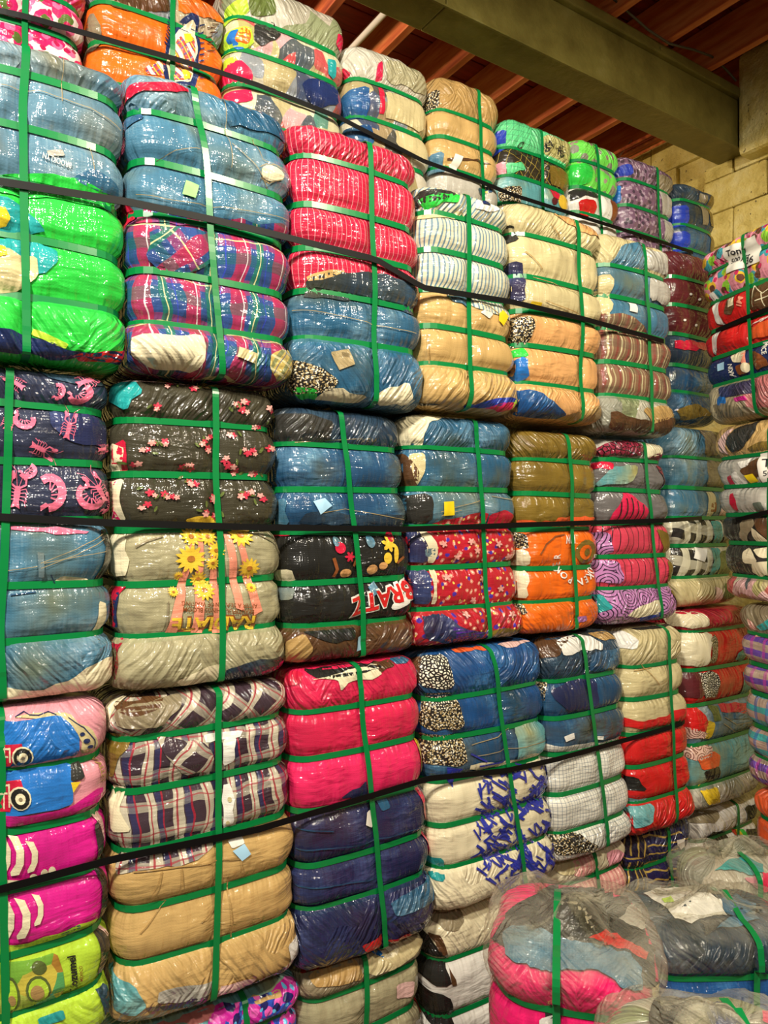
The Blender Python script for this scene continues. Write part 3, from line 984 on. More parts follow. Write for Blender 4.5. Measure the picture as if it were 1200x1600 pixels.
D('navy_yellow', stripes('#1a1c50', '#c8a850', .030, .20, 1, .010, .12))
D('navy_yellow_v', stripes('#16162e', '#c0a04a', .026, .22, 0, .010, .2))
D('red_black_stripe', stripes('#e0405a', '#2a0c16', .030, .12, 0, .004, .06))
D('red_floral', dots('#b81428', [(30, .19, '#e08a78', 0), (24, .15, '#4a2a9a', 3.3), (28, .10, '#f0d060', 7.7), (30, .07, '#f0e0c0', 0)]))
D('pink_floral', dots('#e8d8d0', [(17, .42, '#d01a62', 0), (24, .32, '#e86a98', 5.1), (15, .20, '#58702c', 2.2), (29, .22, '#b80f4c', 9.4)]))
D('purple_floral', dots('#2a50c0', [(16, .42, '#d020a0', 0), (24, .28, '#f060c0', 4.1), (20, .22, '#181860', 8.2), (30, .15, '#60c0f0', 2.5)]))
D('kids_print', dots('#f095a8', [(14, .30, '#3aa0b0', 0), (11, .22, '#8fd030', 3.1), (12, .24, '#f0c030', 6.2), (16, .22, '#6a3a28', 9.3), (18, .16, '#d02060', 12.5)]))
D('leopard', cells('#efe8d0', '#181210', 115, .22))
D('foil', dots('#1c1814', [(150, .3, '#b8a070', 0), (110, .2, '#e8e0c8', 4)], .4))
D('net', cells('#8a1c38', '#140808', 60, .10))
D('swirl', rings('#c080b8', '#2a1430', 13))
D('swirl_red', rings('#e8c0b0', '#6a2a20', 16))
D('clear_mix', jumble(['#b0a070', '#c9b98c', '#24406a', '#d8d0b8', '#a8906a', '#8a94a0', '#b83040', '#e0d8c4', '#b8a878', '#2a3440'], 15, (1, .6)))
D('clear_grey', jumble(['#b4ac98', '#c8c2ae', '#9a9a8a', '#d6d0be', '#8a9468', '#c4b8a4'], 13, (1, .7)))
D('clear_kids', jumble(['#c9c08a', '#d8d0a8', '#1c3a58', '#b8b070', '#d03a50', '#e8e0c0', '#2a8a80', '#e0a8b0', '#c8b888'], 19, (1, .7)))
D('mixed_dark', jumble(['#5a4a3a', '#7a6a50', '#3a3430', '#8a7a60', '#4a3a40'], 9))
D('mixed_warm', jumble(['#b0a080', '#c86a70', '#d8c8a0', '#8a94a0', '#c0b090'], 9))
D('purple_grey', dots('#7a5a72', [(40, .3, '#a890a0', 0), (30, .25, '#4a3a4a', 5)]))
D('palm_black', plaid('#2a2418', [(0, .03, .1, .05, '#c8b040', .8), (1, .04, .1, .05, '#c8b040', .6)], .02, .5))
D('mint_grid', plaid('#5fd08a', [(0, .022, .1, .07, '#2a6a50', .8), (1, .022, .1, .07, '#2a6a50', .8)], .003))
D('cream_grid', plaid('#b8b070', [(0, .022, .1, .07, '#5a5a30', .8), (1, .022, .1, .07, '#5a5a30', .8)], .003))
D('camo_lime', dots('#6fdc50', [(16, .3, '#8a8a7a', 0), (22, .22, '#a09080', 5)]))
D('ethnic', plaid('#b83a2a', [(0, .016, .1, .2, '#2a3a80', .9), (1, .016, .1, .2, '#f0d020', .9), (1, .04, .1, .3, '#f0ece0', .7)], .004, .8))
D('avocado', jumble(['#a8c83a', '#6fae3a', '#d8c04a', '#3a9a60', '#b0702a', '#40b8b0', '#c8d860'], 16))
D('pixel_purple', plaid('#b8a090', [(1, .05, .1, .45, '#5a30a8', .9), (0, .06, .1, .25, '#c030a0', .6)], .004))
D('pixel_teal', plaid('#b8a090', [(1, .05, .1, .45, '#20b0b0', .9), (0, .06, .1, .25, '#2a60b0', .6)], .004))
D('crab_navy', plain('#2a3048', .35)); D('lobster', plain('#e8708f', .15)); D('flower_red', plain('#c83048', .2)); D('flower_pink', plain('#eaa49a', .15)); D('leafy', plain('#5c6a30', .25))
D('floral_black', plain('#3a3626', .35)); D('sun_yellow', plain('#f0c63a', .16)); D('sun_core', plain('#b8742a', .2)); D('coral', plain('#f0957a', .14)); D('rust', plain('#8a4a20', .2))
D('scribble', plain('#26309a', .2)); D('stitch', plain('#a8946a', .2)); D('stitch_blue', plain('#1d4466', .2))

def clear_film(k):
    m = bpy.data.materials.new(k); m.use_nodes = True
    nt = m.node_tree; b = NB(nt); pb = nt.nodes['Principled BSDF']; out = nt.nodes['Material Output']
    f = b.n('ShaderNodeGroup'); f.node_tree = FILM
    pb.inputs['Base Color'].default_value = hx('#d8d2bc'); pb.inputs['Roughness'].default_value = .16
    b.L.new(f.outputs[0], pb.inputs['Normal'])
    t = b.n('ShaderNodeBsdfTransparent'); t.inputs[0].default_value = (.95, .94, .9, 1)
    lw = b.n('ShaderNodeLayerWeight'); lw.inputs[0].default_value = .35; b.L.new(f.outputs[1], lw.inputs['Normal'])
    n = b.noise(b.uv(), 9, 3)
    fac = b.m('ADD', b.m('MULTIPLY', lw.outputs['Facing'], .28), b.m('MULTIPLY', b.m('SUBTRACT', n, .38, clamp=True), .65), clamp=True)
    mx = b.n('ShaderNodeMixShader'); b.put(mx, 0, fac); b.L.new(t.outputs[0], mx.inputs[1]); b.L.new(pb.outputs[0], mx.inputs[2])
    b.L.new(mx.outputs[0], out.inputs[0])
    return m
_DEF['clear_film'] = clear_film
# ------------------------------------------------------------------ the bales
Y3, Y2, Y1, Y0, YB = 1.62, 1.665, 1.65, 1.69, 2.2
G3, G2, G1, G0, GB, GR = ('bales in the top tier of the front row', 'bales in the second tier of the front row', 'bales in the third tier of the front row',
                          'bales in the bottom tier of the front row', 'bales of the taller row behind', 'bales stacked along the end wall')
rs = random.Random(11)

def fan(b, name, mat, shapes, off=.0045, one=False):
    o = b.decal(mat, shapes, name, off, .012)
    if len(shapes) > 1 and o and not one: o['kind'] = 'stuff'
    return o
def seams(b, lines, mat='stitch', w=1.0, name='seam_stitching'):
    for l in lines: b.decal(mat, [stroke(l, w)], name, .0045, .012)

# ============ top tier of the front row
b = Bale('pale blue denim bale strapped together with bright green cloth, at far left', (-62, 203), (58, 560), [107, 193, 282, 366, 460], (36, 46),
         ['denim_light'] * 3 + ['green'] * 3, ('y', Y3), (-4, 8), row='t3', group=G3, depth=.66)
b.patch('green', [(-40, 262), (60, 268), (130, 278), (200, 312), (200, 322), (-40, 290)])
b.patch('denim_mid', [(118, 275), (150, 262), (185, 285), (192, 300), (160, 296), (130, 285)])
b.patch('teal', [(-60, 305), (12, 306), (35, 318), (62, 345), (75, 362), (-60, 356)], 'shirt_print')
b.patch('yellow', [(-60, 325), (10, 322), (20, 340), (12, 352), (-60, 350)], 'shirt_print', .0045)
b.patch('teal', [(-60, 366), (60, 372), (92, 390), (92, 410), (70, 430), (-60, 420)], 'shirt_print')
b.patch('khaki', [(-60, 385), (12, 385), (60, 400), (62, 432), (25, 455), (-60, 450)], 'shirt_print', .0045)
b.patch('yellow', [(-60, 380), (10, 382), (14, 400), (-60, 405)], 'shirt_print', .006)
b.patch('navy', [(-60, 512), (15, 514), (60, 528), (112, 548), (205, 549), (212, 566), (-60, 570)])
b.patch('lime', [(55, 512), (80, 525), (110, 538), (105, 545), (80, 536), (52, 522)])
b.patch('red', [(120, 552), (195, 545), (214, 525), (218, 548), (200, 562), (130, 562)])
b.patch('silver', [(75, 236), (100, 234), (104, 244), (78, 244)], 'waist_label')
b.text('BROOKLYN', 'white', (115, 255), (-8.6, -3.0), (-1.5, 12), bold=.01)
seams(b, [[(95, 75), (97, 160)], [(145, 225), (150, 265)], [(0, 130), (60, 140), (140, 170), (185, 195)]])

b = Bale('bale of light jeans above red and blue tartan shirts, with a lime sticker', (200, 462), (130, 597), [192, 270, 348, 433, 512], (308, 352),
         ['denim_sky', 'denim_sky', 'denim_sky', 'tartan', 'tartan', 'tartan'], ('y', Y3), (5, 8), row='t3', group=G3, depth=.66)
b.patch('crimson', [(205, 132), (230, 126), (300, 134), (300, 141), (240, 140), (210, 146)])
b.patch('denim_dark', [(200, 150), (222, 148), (232, 180), (215, 190), (198, 190)])
b.patch('denim_mid', [(356, 140), (455, 160), (458, 215), (400, 200), (358, 194)])
b.patch('tartan', [(222, 318), (300, 330), (350, 340), (465, 352), (465, 372), (350, 347), (225, 346)])
b.patch('crimson', [(196, 278), (212, 276), (222, 330), (214, 342), (198, 340)])
b.patch('cream', ell(421, 270, 17, 11, .3), 'knee_hole')
seams(b, [[(355, 145), (358, 262)], [(400, 212), (408, 250), (440, 262), (452, 285)], [(245, 245), (270, 235), (310, 232)], [(225, 300), (260, 310), (330, 322), (450, 340)], [(360, 225), (395, 260), (420, 290)]])
seams(b, [[(402, 262), (412, 257), (428, 258), (438, 268)], [(405, 276), (420, 284), (436, 278)]], 'stitch', 1.4)
b.patch('tartan_slant', [(240, 358), (300, 352), (335, 362), (330, 415), (260, 422), (235, 400)])
b.patch('cream', [(226, 522), (315, 522), (322, 545), (312, 592), (240, 580), (225, 555)])
b.patch('yellow_tartan', [(425, 552), (470, 535), (474, 585), (440, 600), (422, 575)])
b.tagpaper('paper_lime', [(287, 282), (308, 290), (303, 310), (283, 303)], 'sticker')
b.tagpaper('khaki', [(372, 543), (400, 553), (397, 569), (367, 559)], 'garment_tag')

b = Bale('bale of red pinstriped cloth over crumpled blue jeans', (464, 664), (214, 638), [265, 338, 402, 468, 537], (583, 592),
         ['red_stripe'] * 4 + ['denim_mid'] * 2, ('y', Y3), (6, 14), row='t3', group=G3, depth=.66)
b.patch('denim_dark', [(455, 272), (474, 272), (478, 330), (456, 332)]); b.patch('denim_dark', [(455, 345), (472, 344), (476, 395), (456, 396)])
b.patch('denim_slate', [(487, 432), (520, 424), (600, 425), (655, 448), (664, 492), (585, 468), (486, 464)])
b.patch('tan', [(487, 428), (520, 420), (540, 424), (520, 432), (490, 436)])
b.patch('foil', [(470, 548), (492, 566), (530, 595), (520, 610), (478, 612), (470, 580)])
b.patch('cream', [(500, 628), (518, 604), (578, 618), (568, 634), (520, 636)])
b.patch('cream', [(594, 612), (638, 596), (648, 622), (640, 632), (600, 636)])
b.patch('green', [(478, 600), (500, 606), (505, 622), (480, 622)])
seams(b, [[(520, 550), (548, 545), (552, 570), (530, 578), (520, 552)], [(480, 480), (560, 500), (650, 520)]], 'stitch')

b = Bale('bale of blue and cream striped shirts over tan trousers, yellow tag', (664, 806), (298, 645), [340, 398, 457, 515, 573], (733, 738),
         ['blue_stripe_slant', 'blue_stripe', 'blue_stripe', 'tan', 'tan', 'tan'], ('y', Y3), (-2, 16), row='t3', group=G3, depth=.66)
b.patch('charcoal', [(662, 300), (700, 296), (712, 304), (690, 312), (662, 318)])
b.patch('green', [(672, 306), (700, 303), (718, 304), (712, 318), (696, 314), (676, 322)])
b.patch('khaki', [(662, 318), (690, 322), (725, 330), (730, 338), (662, 336)])
b.patch('white', [(742, 312), (768, 316), (780, 328), (760, 332), (742, 326)], 'garment_label')
b.patch('navy', [(750, 314), (765, 316), (765, 322), (750, 320)], 'garment_label', .006, 0)
b.patch('blue_stripe', [(735, 458), (800, 472), (806, 500), (770, 488), (745, 482), (735, 470)])
b.patch('denim_mid', [(700, 458), (735, 460), (735, 478), (712, 470)])
b.patch('white', [(748, 488), (762, 481), (772, 490), (764, 498)], 'price_label')
b.tagpaper('paper_yellow', [(781, 489), (788, 483), (796, 492), (789, 508), (780, 500)], 'sticker')
b.patch('royal', [(730, 632), (796, 620), (815, 624), (770, 636), (735, 642)]); b.patch('hot_pink', [(760, 637), (800, 627), (818, 636), (790, 645)]); b.patch('lime', [(800, 626), (824, 612), (826, 632), (806, 640)])
b.patch('charcoal', [(670, 625), (700, 632), (712, 640), (672, 640)])
seams(b, [[(745, 470), (770, 480), (805, 512)], [(678, 520), (680, 565)]], 'tan_dark')

b = Bale('bale of pale khaki trousers over peach corduroy, dark blue at one corner', (806, 950), (336, 665), [385, 448, 500, 550, 607], (908, 914),
         ['khaki'] * 3 + ['peach'] * 3, ('y', Y3), (8, 4), row='t3', group=G3, depth=.66)
b.patch('peach', [(868, 330), (905, 336), (945, 352), (944, 372), (890, 352)])
b.patch('charcoal', [(806, 350), (818, 346), (822, 372), (806, 378)])
b.patch('denim_navy', [(800, 404), (824, 406), (828, 432), (826, 470), (804, 468)]); b.patch('foil', [(814, 492), (834, 492), (834, 535), (818, 540)])
b.patch('blue', [(812, 560), (830, 556), (834, 590), (818, 598)]); b.patch('green', [(816, 545), (828, 540), (832, 556), (816, 562)])
b.patch('denim_deep', [(818, 604), (845, 612), (872, 635), (888, 648), (880, 668), (820, 662)])
b.patch('tan_dark', [(888, 648), (945, 632), (954, 650), (930, 668), (880, 668)])
b.patch('yellow', [(832, 470), (846, 473), (846, 481), (830, 479)], 'sticker', .004, 0)
seams(b, [[(840, 430), (870, 440), (905, 462)], [(826, 392), (850, 420)], [(860, 350), (880, 372)], [(850, 470), (905, 490)]], 'tan_dark')

b = Bale('bale of blue shirts over brown striped plaid, small white tag', (946, 1058), (374, 683), [425, 473, 522, 572, 623], (1012, 1024),
         ['khaki', 'denim_sky', 'denim_sky', 'brown_stripe', 'brown_stripe', 'clear_grey'], ('y', Y3), (0, 10), row='t3', group=G3, depth=.66)
b.patch('denim_sky', [(975, 380), (1008, 375), (1014, 395), (1014, 420), (960, 412)]); b.patch('silver', [(1014, 385), (1050, 395), (1056, 432), (1016, 420)])
b.patch('silver', [(1020, 430), (1056, 442), (1056, 475), (1020, 468)])
b.patch('brown_stripe', [(950, 488), (985, 492), (1010, 510), (1020, 518), (950, 516)]); b.patch('khaki', [(944, 430), (964, 428), (962, 490), (946, 492)])
b.patch('brown', [(960, 640), (1010, 658), (1068, 650), (1060, 682), (960, 678)]); b.patch('tan_dark', [(1000, 640), (1040, 632), (1066, 645), (1020, 664)])
b.tagpaper('paper_white', [(985, 472), (997, 474), (995, 489), (983, 486)], 'garment_tag')

b = Bale('dark maroon cloth bale sunk back in the corner beside the plaid one', (1050, 1130), (390, 660), [433, 477, 523, 572, 613], (1080, 1082),
         ['maroon', 'maroon', 'maroon', 'denim_slate', 'denim_dark', 'denim_dark'], ('y', 1.82), row='t3', group=G3, depth=.30, vstrap=False)
b.patch('crimson', [(1060, 530), (1105, 535), (1105, 548), (1060, 545)]); b.patch('olive', [(1060, 640), (1085, 630), (1110, 650), (1070, 662)])
fan(b, 'spot_print', 'white', [ell(1078, 460, 2, 2), ell(1092, 468, 2, 2), ell(1070, 500, 2, 2), ell(1088, 508, 2, 2)])

# ============ second tier
b = Bale('bale of navy cloth printed with pink lobsters over faded jeans, at far left', (-62, 180), (562, 1108), [628, 718, 813, 917, 1005], (18, 3),
         ['crab_navy'] * 3 + ['denim_sky'] * 3, ('y', Y2), (0, 6), row='t2', group=G2)
b.patch('denim_slate', [(60, 566), (120, 562), (170, 575), (172, 600), (120, 600), (80, 590)]); b.patch('denim_navy', [(80, 640), (150, 645), (172, 670), (172, 700), (110, 690), (80, 665)])
def lobster(x, y, k, rot):
    c, q = math.cos(rot), math.sin(rot)
    def T(pts): return [(x + (u * c - v * q) * k, y + (u * q + v * c) * k) for u, v in pts]
    out = [T([(-4, -20), (4, -20), (6, -8), (5, 10), (9, 24), (0, 20), (-9, 24), (-5, 10), (-6, -8)])]
    for sgn in (-1, 1):
        out.append(T(stroke([(3 * sgn, -16), (14 * sgn, -24), (13 * sgn, -36)], 4))); out.append(T(ell(12 * sgn, -41, 4.5, 9, .3 * sgn, 8)))
        for i in range(4): out.append(T(stroke([(4 * sgn, -12 + 6 * i), (15 * sgn, -16 + 8 * i), (19 * sgn, -8 + 9 * i)], 1.8)))
        out.append(T(stroke([(2 * sgn, -20), (8 * sgn, -50), (20 * sgn, -62)], 1.0)))
    return out
def shrimp(x, y, k, rot):
    c, q = math.cos(rot), math.sin(rot)
    def T(pts): return [(x + (u * c - v * q) * k, y + (u * q + v * c) * k) for u, v in pts]
    arc = [(20 * math.cos(t), 24 * math.sin(t)) for t in np.linspace(-2.3, 1.5, 10)]
    out = [T(stroke(arc, 13))]
    for i in range(5):
        t = -1.6 + i * .55; out.append(T(stroke([(14 * math.cos(t), 18 * math.sin(t)), (3 * math.cos(t), 8 * math.sin(t) + 3)], 2.2)))
    out.append(T([(2, 20), (-10, 30), (-12, 22), (-4, 16)]))
    return out
for q in (lobster(135, 595, .62, 1.1), lobster(108, 672, .62, .25), lobster(62, 700, .6, 2.0), lobster(162, 700, .4, 1.4), lobster(15, 660, .5, .4), lobster(155, 770, .7, -.5), lobster(28, 775, .8, .15), lobster(30, 600, .5, -.9)): fan(b, 'lobster_print', 'lobster', q, one=True)
for q in (shrimp(125, 615, .62, 1.3), shrimp(92, 612, .45, .4), shrimp(78, 770, 1.0, .1), shrimp(140, 775, .75, 2.6), shrimp(40, 655, .6, 2.0), shrimp(168, 785, .6, .3), shrimp(45, 735, .5, 1.2)): fan(b, 'shrimp_print', 'lobster', q, one=True)
b.patch('charcoal', [(158, 828), (176, 826), (182, 900), (166, 914), (156, 910)]); b.patch('cream', [(86, 912), (100, 900), (140, 904), (150, 914)]); b.patch('cream', [(156, 940), (170, 945), (172, 995), (158, 1003), (152, 985)])
b.patch('cream', [(-60, 1068), (60, 1082), (110, 1062), (160, 1030), (186, 1030), (180, 1060), (150, 1090), (90, 1112), (-60, 1112)]); b.patch('lobster', [(20, 822), (60, 824), (140, 830), (135, 834), (20, 828)], 'hem')
seams(b, [[(65, 880), (120, 858), (160, 835)], [(66, 888), (122, 866), (162, 842)], [(15, 892), (60, 885)], [(70, 880), (160, 862)]], 'stitch')
fan(b, 'belt_loop', 'denim_light', [[(60, 862), (70, 864), (72, 904), (63, 902)]])
seams(b, [[(20, 930), (60, 925)], [(82, 898), (90, 912)]], 'stitch_blue', 2)

b = Bale('bale of dark cherry blossom fabric over grey shirts with a sunflower graphic', (180, 440), (578, 1078), [662, 743, 826, 908, 987], (338, 349),
         ['floral_black'] * 3 + ['heather'] * 3, ('y', Y2), (3, 16), row='t2', group=G2)
b.patch('pale_pink', [(185, 590), (215, 570), (270, 566), (320, 578), (335, 594), (280, 590), (230, 586)]); b.patch('tan', [(280, 586), (310, 584), (336, 596), (330, 606)])
b.patch('silver', [(348, 592), (380, 590), (400, 600), (385, 608), (355, 604)]); b.patch('teal', [(190, 590), (212, 586), (225, 610), (205, 640), (188, 620)])
b.patch('cream', [(176, 700), (196, 690), (206, 700), (200, 738), (178, 738)]); b.patch('crimson', [(192, 700), (206, 684), (207, 738), (196, 736)])
b.patch('cream', [(176, 752), (205, 746), (203, 780), (206, 815), (178, 812)]); b.patch('fuchsia', [(186, 754), (199, 748), (196, 780), (202, 816), (190, 814)])
fl = [(372, 632), (378, 640), (385, 628), (268, 596), (302, 606), (232, 702), (240, 692), (258, 690), (236, 770), (258, 772), (270, 776), (232, 788), (320, 690), (330, 682), (326, 700), (288, 730), (302, 732), (354, 720), (360, 728), (388, 708), (396, 704), (300, 752), (308, 756), (334, 780), (338, 776), (322, 800), (338, 806), (384, 774), (392, 770), (372, 736), (410, 665), (420, 700), (412, 780), (425, 640), (246, 634), (364, 680), (216, 726), (405, 740)]
fan(b, 'blossom_print', 'flower_red', [blossom(x, y, rs.uniform(5.5, 8), 5, rs.random() * 6, .5, .85) for x, y in fl])
fan(b, 'blossom_print', 'flower_pink', [blossom(x + rs.uniform(-8, 8), y + rs.uniform(-6, 6), rs.uniform(4.5, 7), 5, rs.random() * 6, .5, .85) for x, y in fl], .006)
fan(b, 'leaf_print', 'leafy', [ell(x + rs.choice((-12, 12)), y + rs.uniform(-8, 8), 5, 2, rs.random() * 3) for x, y in fl])
b.patch('sun_yellow', [(290, 812), (310, 806), (345, 810), (340, 820), (300, 822)], 'flower_print')
# sunflower shirt, printed upside down
rays = []
for i, (xb, xt) in enumerate(((262, 300), (302, 310), (336, 326), (366, 352), (396, 366))):
    rays.append([(xb - 3, 990), (xb + 15, 990), (xt + 5, 835), (xt - 2, 835)] if i < 3 else [(xb, 950 if i == 3 else 962), (xb + 14, 955), (xt + 8, 835), (xt - 2, 835)])
for q in rays: fan(b, 'ray_print', 'coral', [q], .004)
SF = [(295, 873, 25), (298, 838, 17), (324, 838, 16), (336, 860, 15), (376, 836, 20), (388, 888, 18), (318, 922, 18), (310, 905, 14), (330, 880, 12), (392, 918, 9), (278, 900, 8), (270, 925, 9)]
for x, y, r in SF:
    fan(b, 'sunflower_print', 'sun_yellow', [blossom(x, y, r, 13, rs.random(), .62, .95)], .0055)
    fan(b, 'sunflower_core', 'sun_core', [ell(x, y, r * .26, r * .2)], .007)
b.text('AFTER A SEASON OF WAITING', 'rust', (401, 944), (-8.6, -.35), (.2, 9.5), bold=.008)
b.text('BEAUTIFUL THINGS BLOOM', 'rust', (396, 953), (-9.0, -.35), (.2, 10), bold=.012)
b.text('RADIATE', 'sun_yellow', (400, 963), (-33, .9), (.5, 30), bold=.03)
b.text('RADIATE', 'rust', (401, 961.5), (-33, .9), (.5, 33), bold=.055, off=.0038)
seams(b, [[(215, 855), (230, 845), (255, 838)], [(405, 835), (430, 850), (442, 875)], [(262, 940), (259, 985)]], 'taupe', 2, 'collar_seam')
b.patch('crimson', [(174, 915), (205, 912), (196, 940), (196, 985), (178, 985)]); b.patch('navy', [(196, 920), (200, 935), (198, 984), (192, 984), (194, 940)])
b.patch('cream', [(178, 838), (205, 836), (206, 900), (190, 904)]); b.patch('crimson', [(186, 1000), (202, 1000), (204, 1040), (198, 1068), (184, 1062)])
b.patch('cream', [(275, 1065), (300, 1052), (345, 1036), (350, 1050), (340, 1066), (290, 1078)]); b.patch('denim_slate', [(355, 1045), (400, 1030), (450, 1020), (456, 1050), (410, 1066), (355, 1068)]); b.patch('fuchsia', [(410, 1052), (440, 1035), (458, 1030), (448, 1056), (420, 1062)])

b = Bale('bale of dark blue jeans with a pale blue sticker over black printed shirts', (443, 640), (628, 1034), [697, 765, 832, 908, 975], (537, 574),
         ['denim_slate', 'denim_dark', 'denim_dark', 'black', 'black', 'brown'], ('y', Y2), (5, 24), row='t2', group=G2)
b.patch('charcoal', [(443, 650), (490, 645), (525, 660), (520, 692), (450, 692)]); b.patch('denim_sky', [(444, 778), (462, 778), (463, 820), (446, 820)])
b.patch('denim_slate', [(480, 800), (520, 798), (560, 805), (635, 805), (638, 825), (470, 820)])
b.tagpaper('paper_blue', [(490, 783), (509, 778), (519, 790), (500, 804)], 'sticker')
seams(b, [[(500, 802), (540, 795), (632, 812)], [(470, 690), (560, 686)]], 'stitch')
b.text('CREW', 'taupe', (560, 685), (12, 0), (0, 13))
b.patch('crimson', [(440, 830), (462, 828), (462, 838), (440, 840)]); b.patch('cream', [(440, 895), (465, 890), (468, 910), (445, 912)]); b.patch('denim_light', [(446, 922), (468, 920), (466, 938), (450, 940)], 'cuff')
for nm, mt, sh in (('shirt_graphic', 'crimson', [ell(530, 856, 8, 9), blossom(545, 870, 9, 6), ell(612, 838, 6, 9)]), ('shirt_graphic', 'sun_yellow', [blossom(607, 850, 13, 6, .3, .5), ell(603, 872, 7, 9), ell(618, 866, 4, 14)]),
                   ('shirt_graphic', 'denim_sky', [ell(525, 846, 5, 8), ell(578, 846, 7, 10), [(575, 918), (588, 908), (590, 925), (580, 932)]]), ('shirt_graphic', 'peach', [ell(540, 896, 9, 7), ell(580, 890, 8, 8), ell(596, 884, 7, 6)]), ('shirt_graphic', 'rust', [stroke([(520, 872), (526, 890), (522, 902)], 5), stroke([(560, 870), (552, 885)], 5), stroke([(620, 880), (630, 870)], 4)])):
    fan(b, nm, mt, sh)
b.text('BRATZ', 'white', (644, 906), (-31.5, 9.6), (4, 40), bold=.075, off=.0042)
b.text('BRATZ', 'red', (644, 907), (-31.5, 9.6), (4, 38), bold=.03, off=.0058)
fan(b, 'halo_print', 'white', [stroke([(624 + 13 * math.cos(t), 943 + 7 * math.sin(t) - 6 * math.cos(t)) for t in np.linspace(.6, 6.0, 14)], 1.6)])
b.tagpaper('paper_blue', [(562, 996), (574, 993), (573, 1016), (559, 1018)], 'sticker')
b.patch('tan_dark', [(463, 1005), (480, 990), (490, 1015), (480, 1040), (460, 1035)]); b.patch('cream', [(655, 1010), (672, 995), (674, 1003), (660, 1016)]); b.patch('black', [(480, 990), (520, 1005), (555, 998), (556, 975), (480, 985)])

b = Bale('bale of blue jeans with a yellow sticker over red flowered cloth', (641, 812), (640, 1008), [703, 765, 822, 884, 948], (746, 769),
         ['denim_mid', 'denim_mid', 'denim_sky', 'red_floral', 'red_floral', 'red_floral'], ('y', Y2), (6, 18), row='t2', group=G2)
b.patch('cream', [(637, 655), (665, 642), (720, 642), (742, 652), (700, 650), (672, 658), (666, 680), (668, 700), (640, 698)])
b.patch('brown', [(638, 708), (652, 706), (662, 735), (660, 762), (644, 760)]); b.patch('khaki', [(654, 708), (668, 706), (668, 735), (660, 760)])
b.patch('charcoal', [(640, 772), (676, 770), (678, 818), (640, 820)])
b.patch('red_floral', [(682, 818), (720, 808), (764, 800), (764, 822), (684, 824)]); b.patch('crimson', [(765, 804), (790, 796), (812, 810), (812, 824), (768, 824)])
b.patch('denim_navy', [(640, 830), (662, 828), (672, 855), (674, 880), (650, 880)]); b.patch('cream', [(660, 828), (670, 828), (684, 850), (684, 880), (674, 880), (670, 855)]); b.patch('denim_light', [(668, 858), (684, 856), (684, 870), (670, 870)])
b.patch('denim_navy', [(652, 892), (676, 890), (678, 945), (660, 945)]); b.patch('cream', [(677, 890), (687, 890), (686, 945), (679, 945)])
b.patch('denim_navy', [(666, 955), (690, 955), (716, 980), (760, 988), (756, 1000), (700, 1008), (670, 1000)]); b.patch('purple', [(700, 978), (730, 984), (760, 988), (756, 998), (712, 1000)])
b.patch('olive', [(770, 985), (830, 978), (828, 990), (775, 1000)])
b.tagpaper('paper_yellow', [(692, 784), (708, 783), (710, 805), (693, 806)], 'sticker')
fan(b, 'flower_print', 'flower_pink', [blossom(x, y, 6, 5, rs.random()) for x, y in ((693, 850), (735, 846), (745, 860), (700, 902), (742, 938), (758, 905), (780, 850), (798, 870), (785, 920), (715, 870), (728, 960), (800, 960))])
seams(b, [[(688, 800), (720, 790), (760, 780)], [(690, 806), (720, 797)], [(770, 775), (810, 782)]], 'stitch')

b = Bale('bale of olive brown cloth over bright orange shirts with arched lettering', (817, 944), (665, 993), [720, 773, 826, 887, 938], (889, 908),
         ['olive'] * 3 + ['orange'] * 3, ('y', Y2), (8, 6), row='t2', group=G2)
b.patch('crimson', [(880, 668), (895, 666), (896, 676), (884, 678)]); b.patch('orange_red', [(828, 812), (870, 815), (872, 808), (905, 808), (935, 808), (943, 818), (940, 826), (828, 824)])
b.patch('cream', [(818, 860), (834, 858), (838, 885), (820, 886)]); b.patch('foil', [(820, 832), (834, 834), (836, 858), (822, 858)]); b.patch('cream', [(820, 892), (836, 892), (836, 936), (828, 936)])
b.patch('khaki', [(942, 840), (952, 840), (950, 885), (942, 885)]); b.patch('foil', [(822, 945), (834, 945), (836, 960), (824, 965)])
fan(b, 'target_print', 'olive', [ell(918, 862, 14, 19)]); fan(b, 'target_print', 'orange', [ell(917, 863, 9, 12)], .006); fan(b, 'target_print', 'olive', [ell(918, 863, 4.5, 6)], .0075)
fan(b, 'fold_shadow_seam', 'rust', [stroke([(846, 866), (855, 850), (870, 838), (886, 835)], 2.2)])  # rust stroke paints in the shade of a shirt fold
b.text('NW', 'white', (904, 836), (-10.5, 0), (0, 19), bold=.02)
arc = 'BROKEN POKER'
for i, ch in enumerate(arc):
    t = math.radians(2 + 176 * i / (len(arc) - 1)); c_, s_ = math.cos(t), math.sin(t)
    if ch != ' ': b.text(ch, 'white', (904 + 27 * c_ + 4 * s_, 868 + 36 * s_ - 4 * c_), (-12 * s_, 12 * c_), (15 * c_, 15 * s_), bold=.02)
b.patch('violet', [(905, 965), (918, 962), (920, 970), (908, 974)])

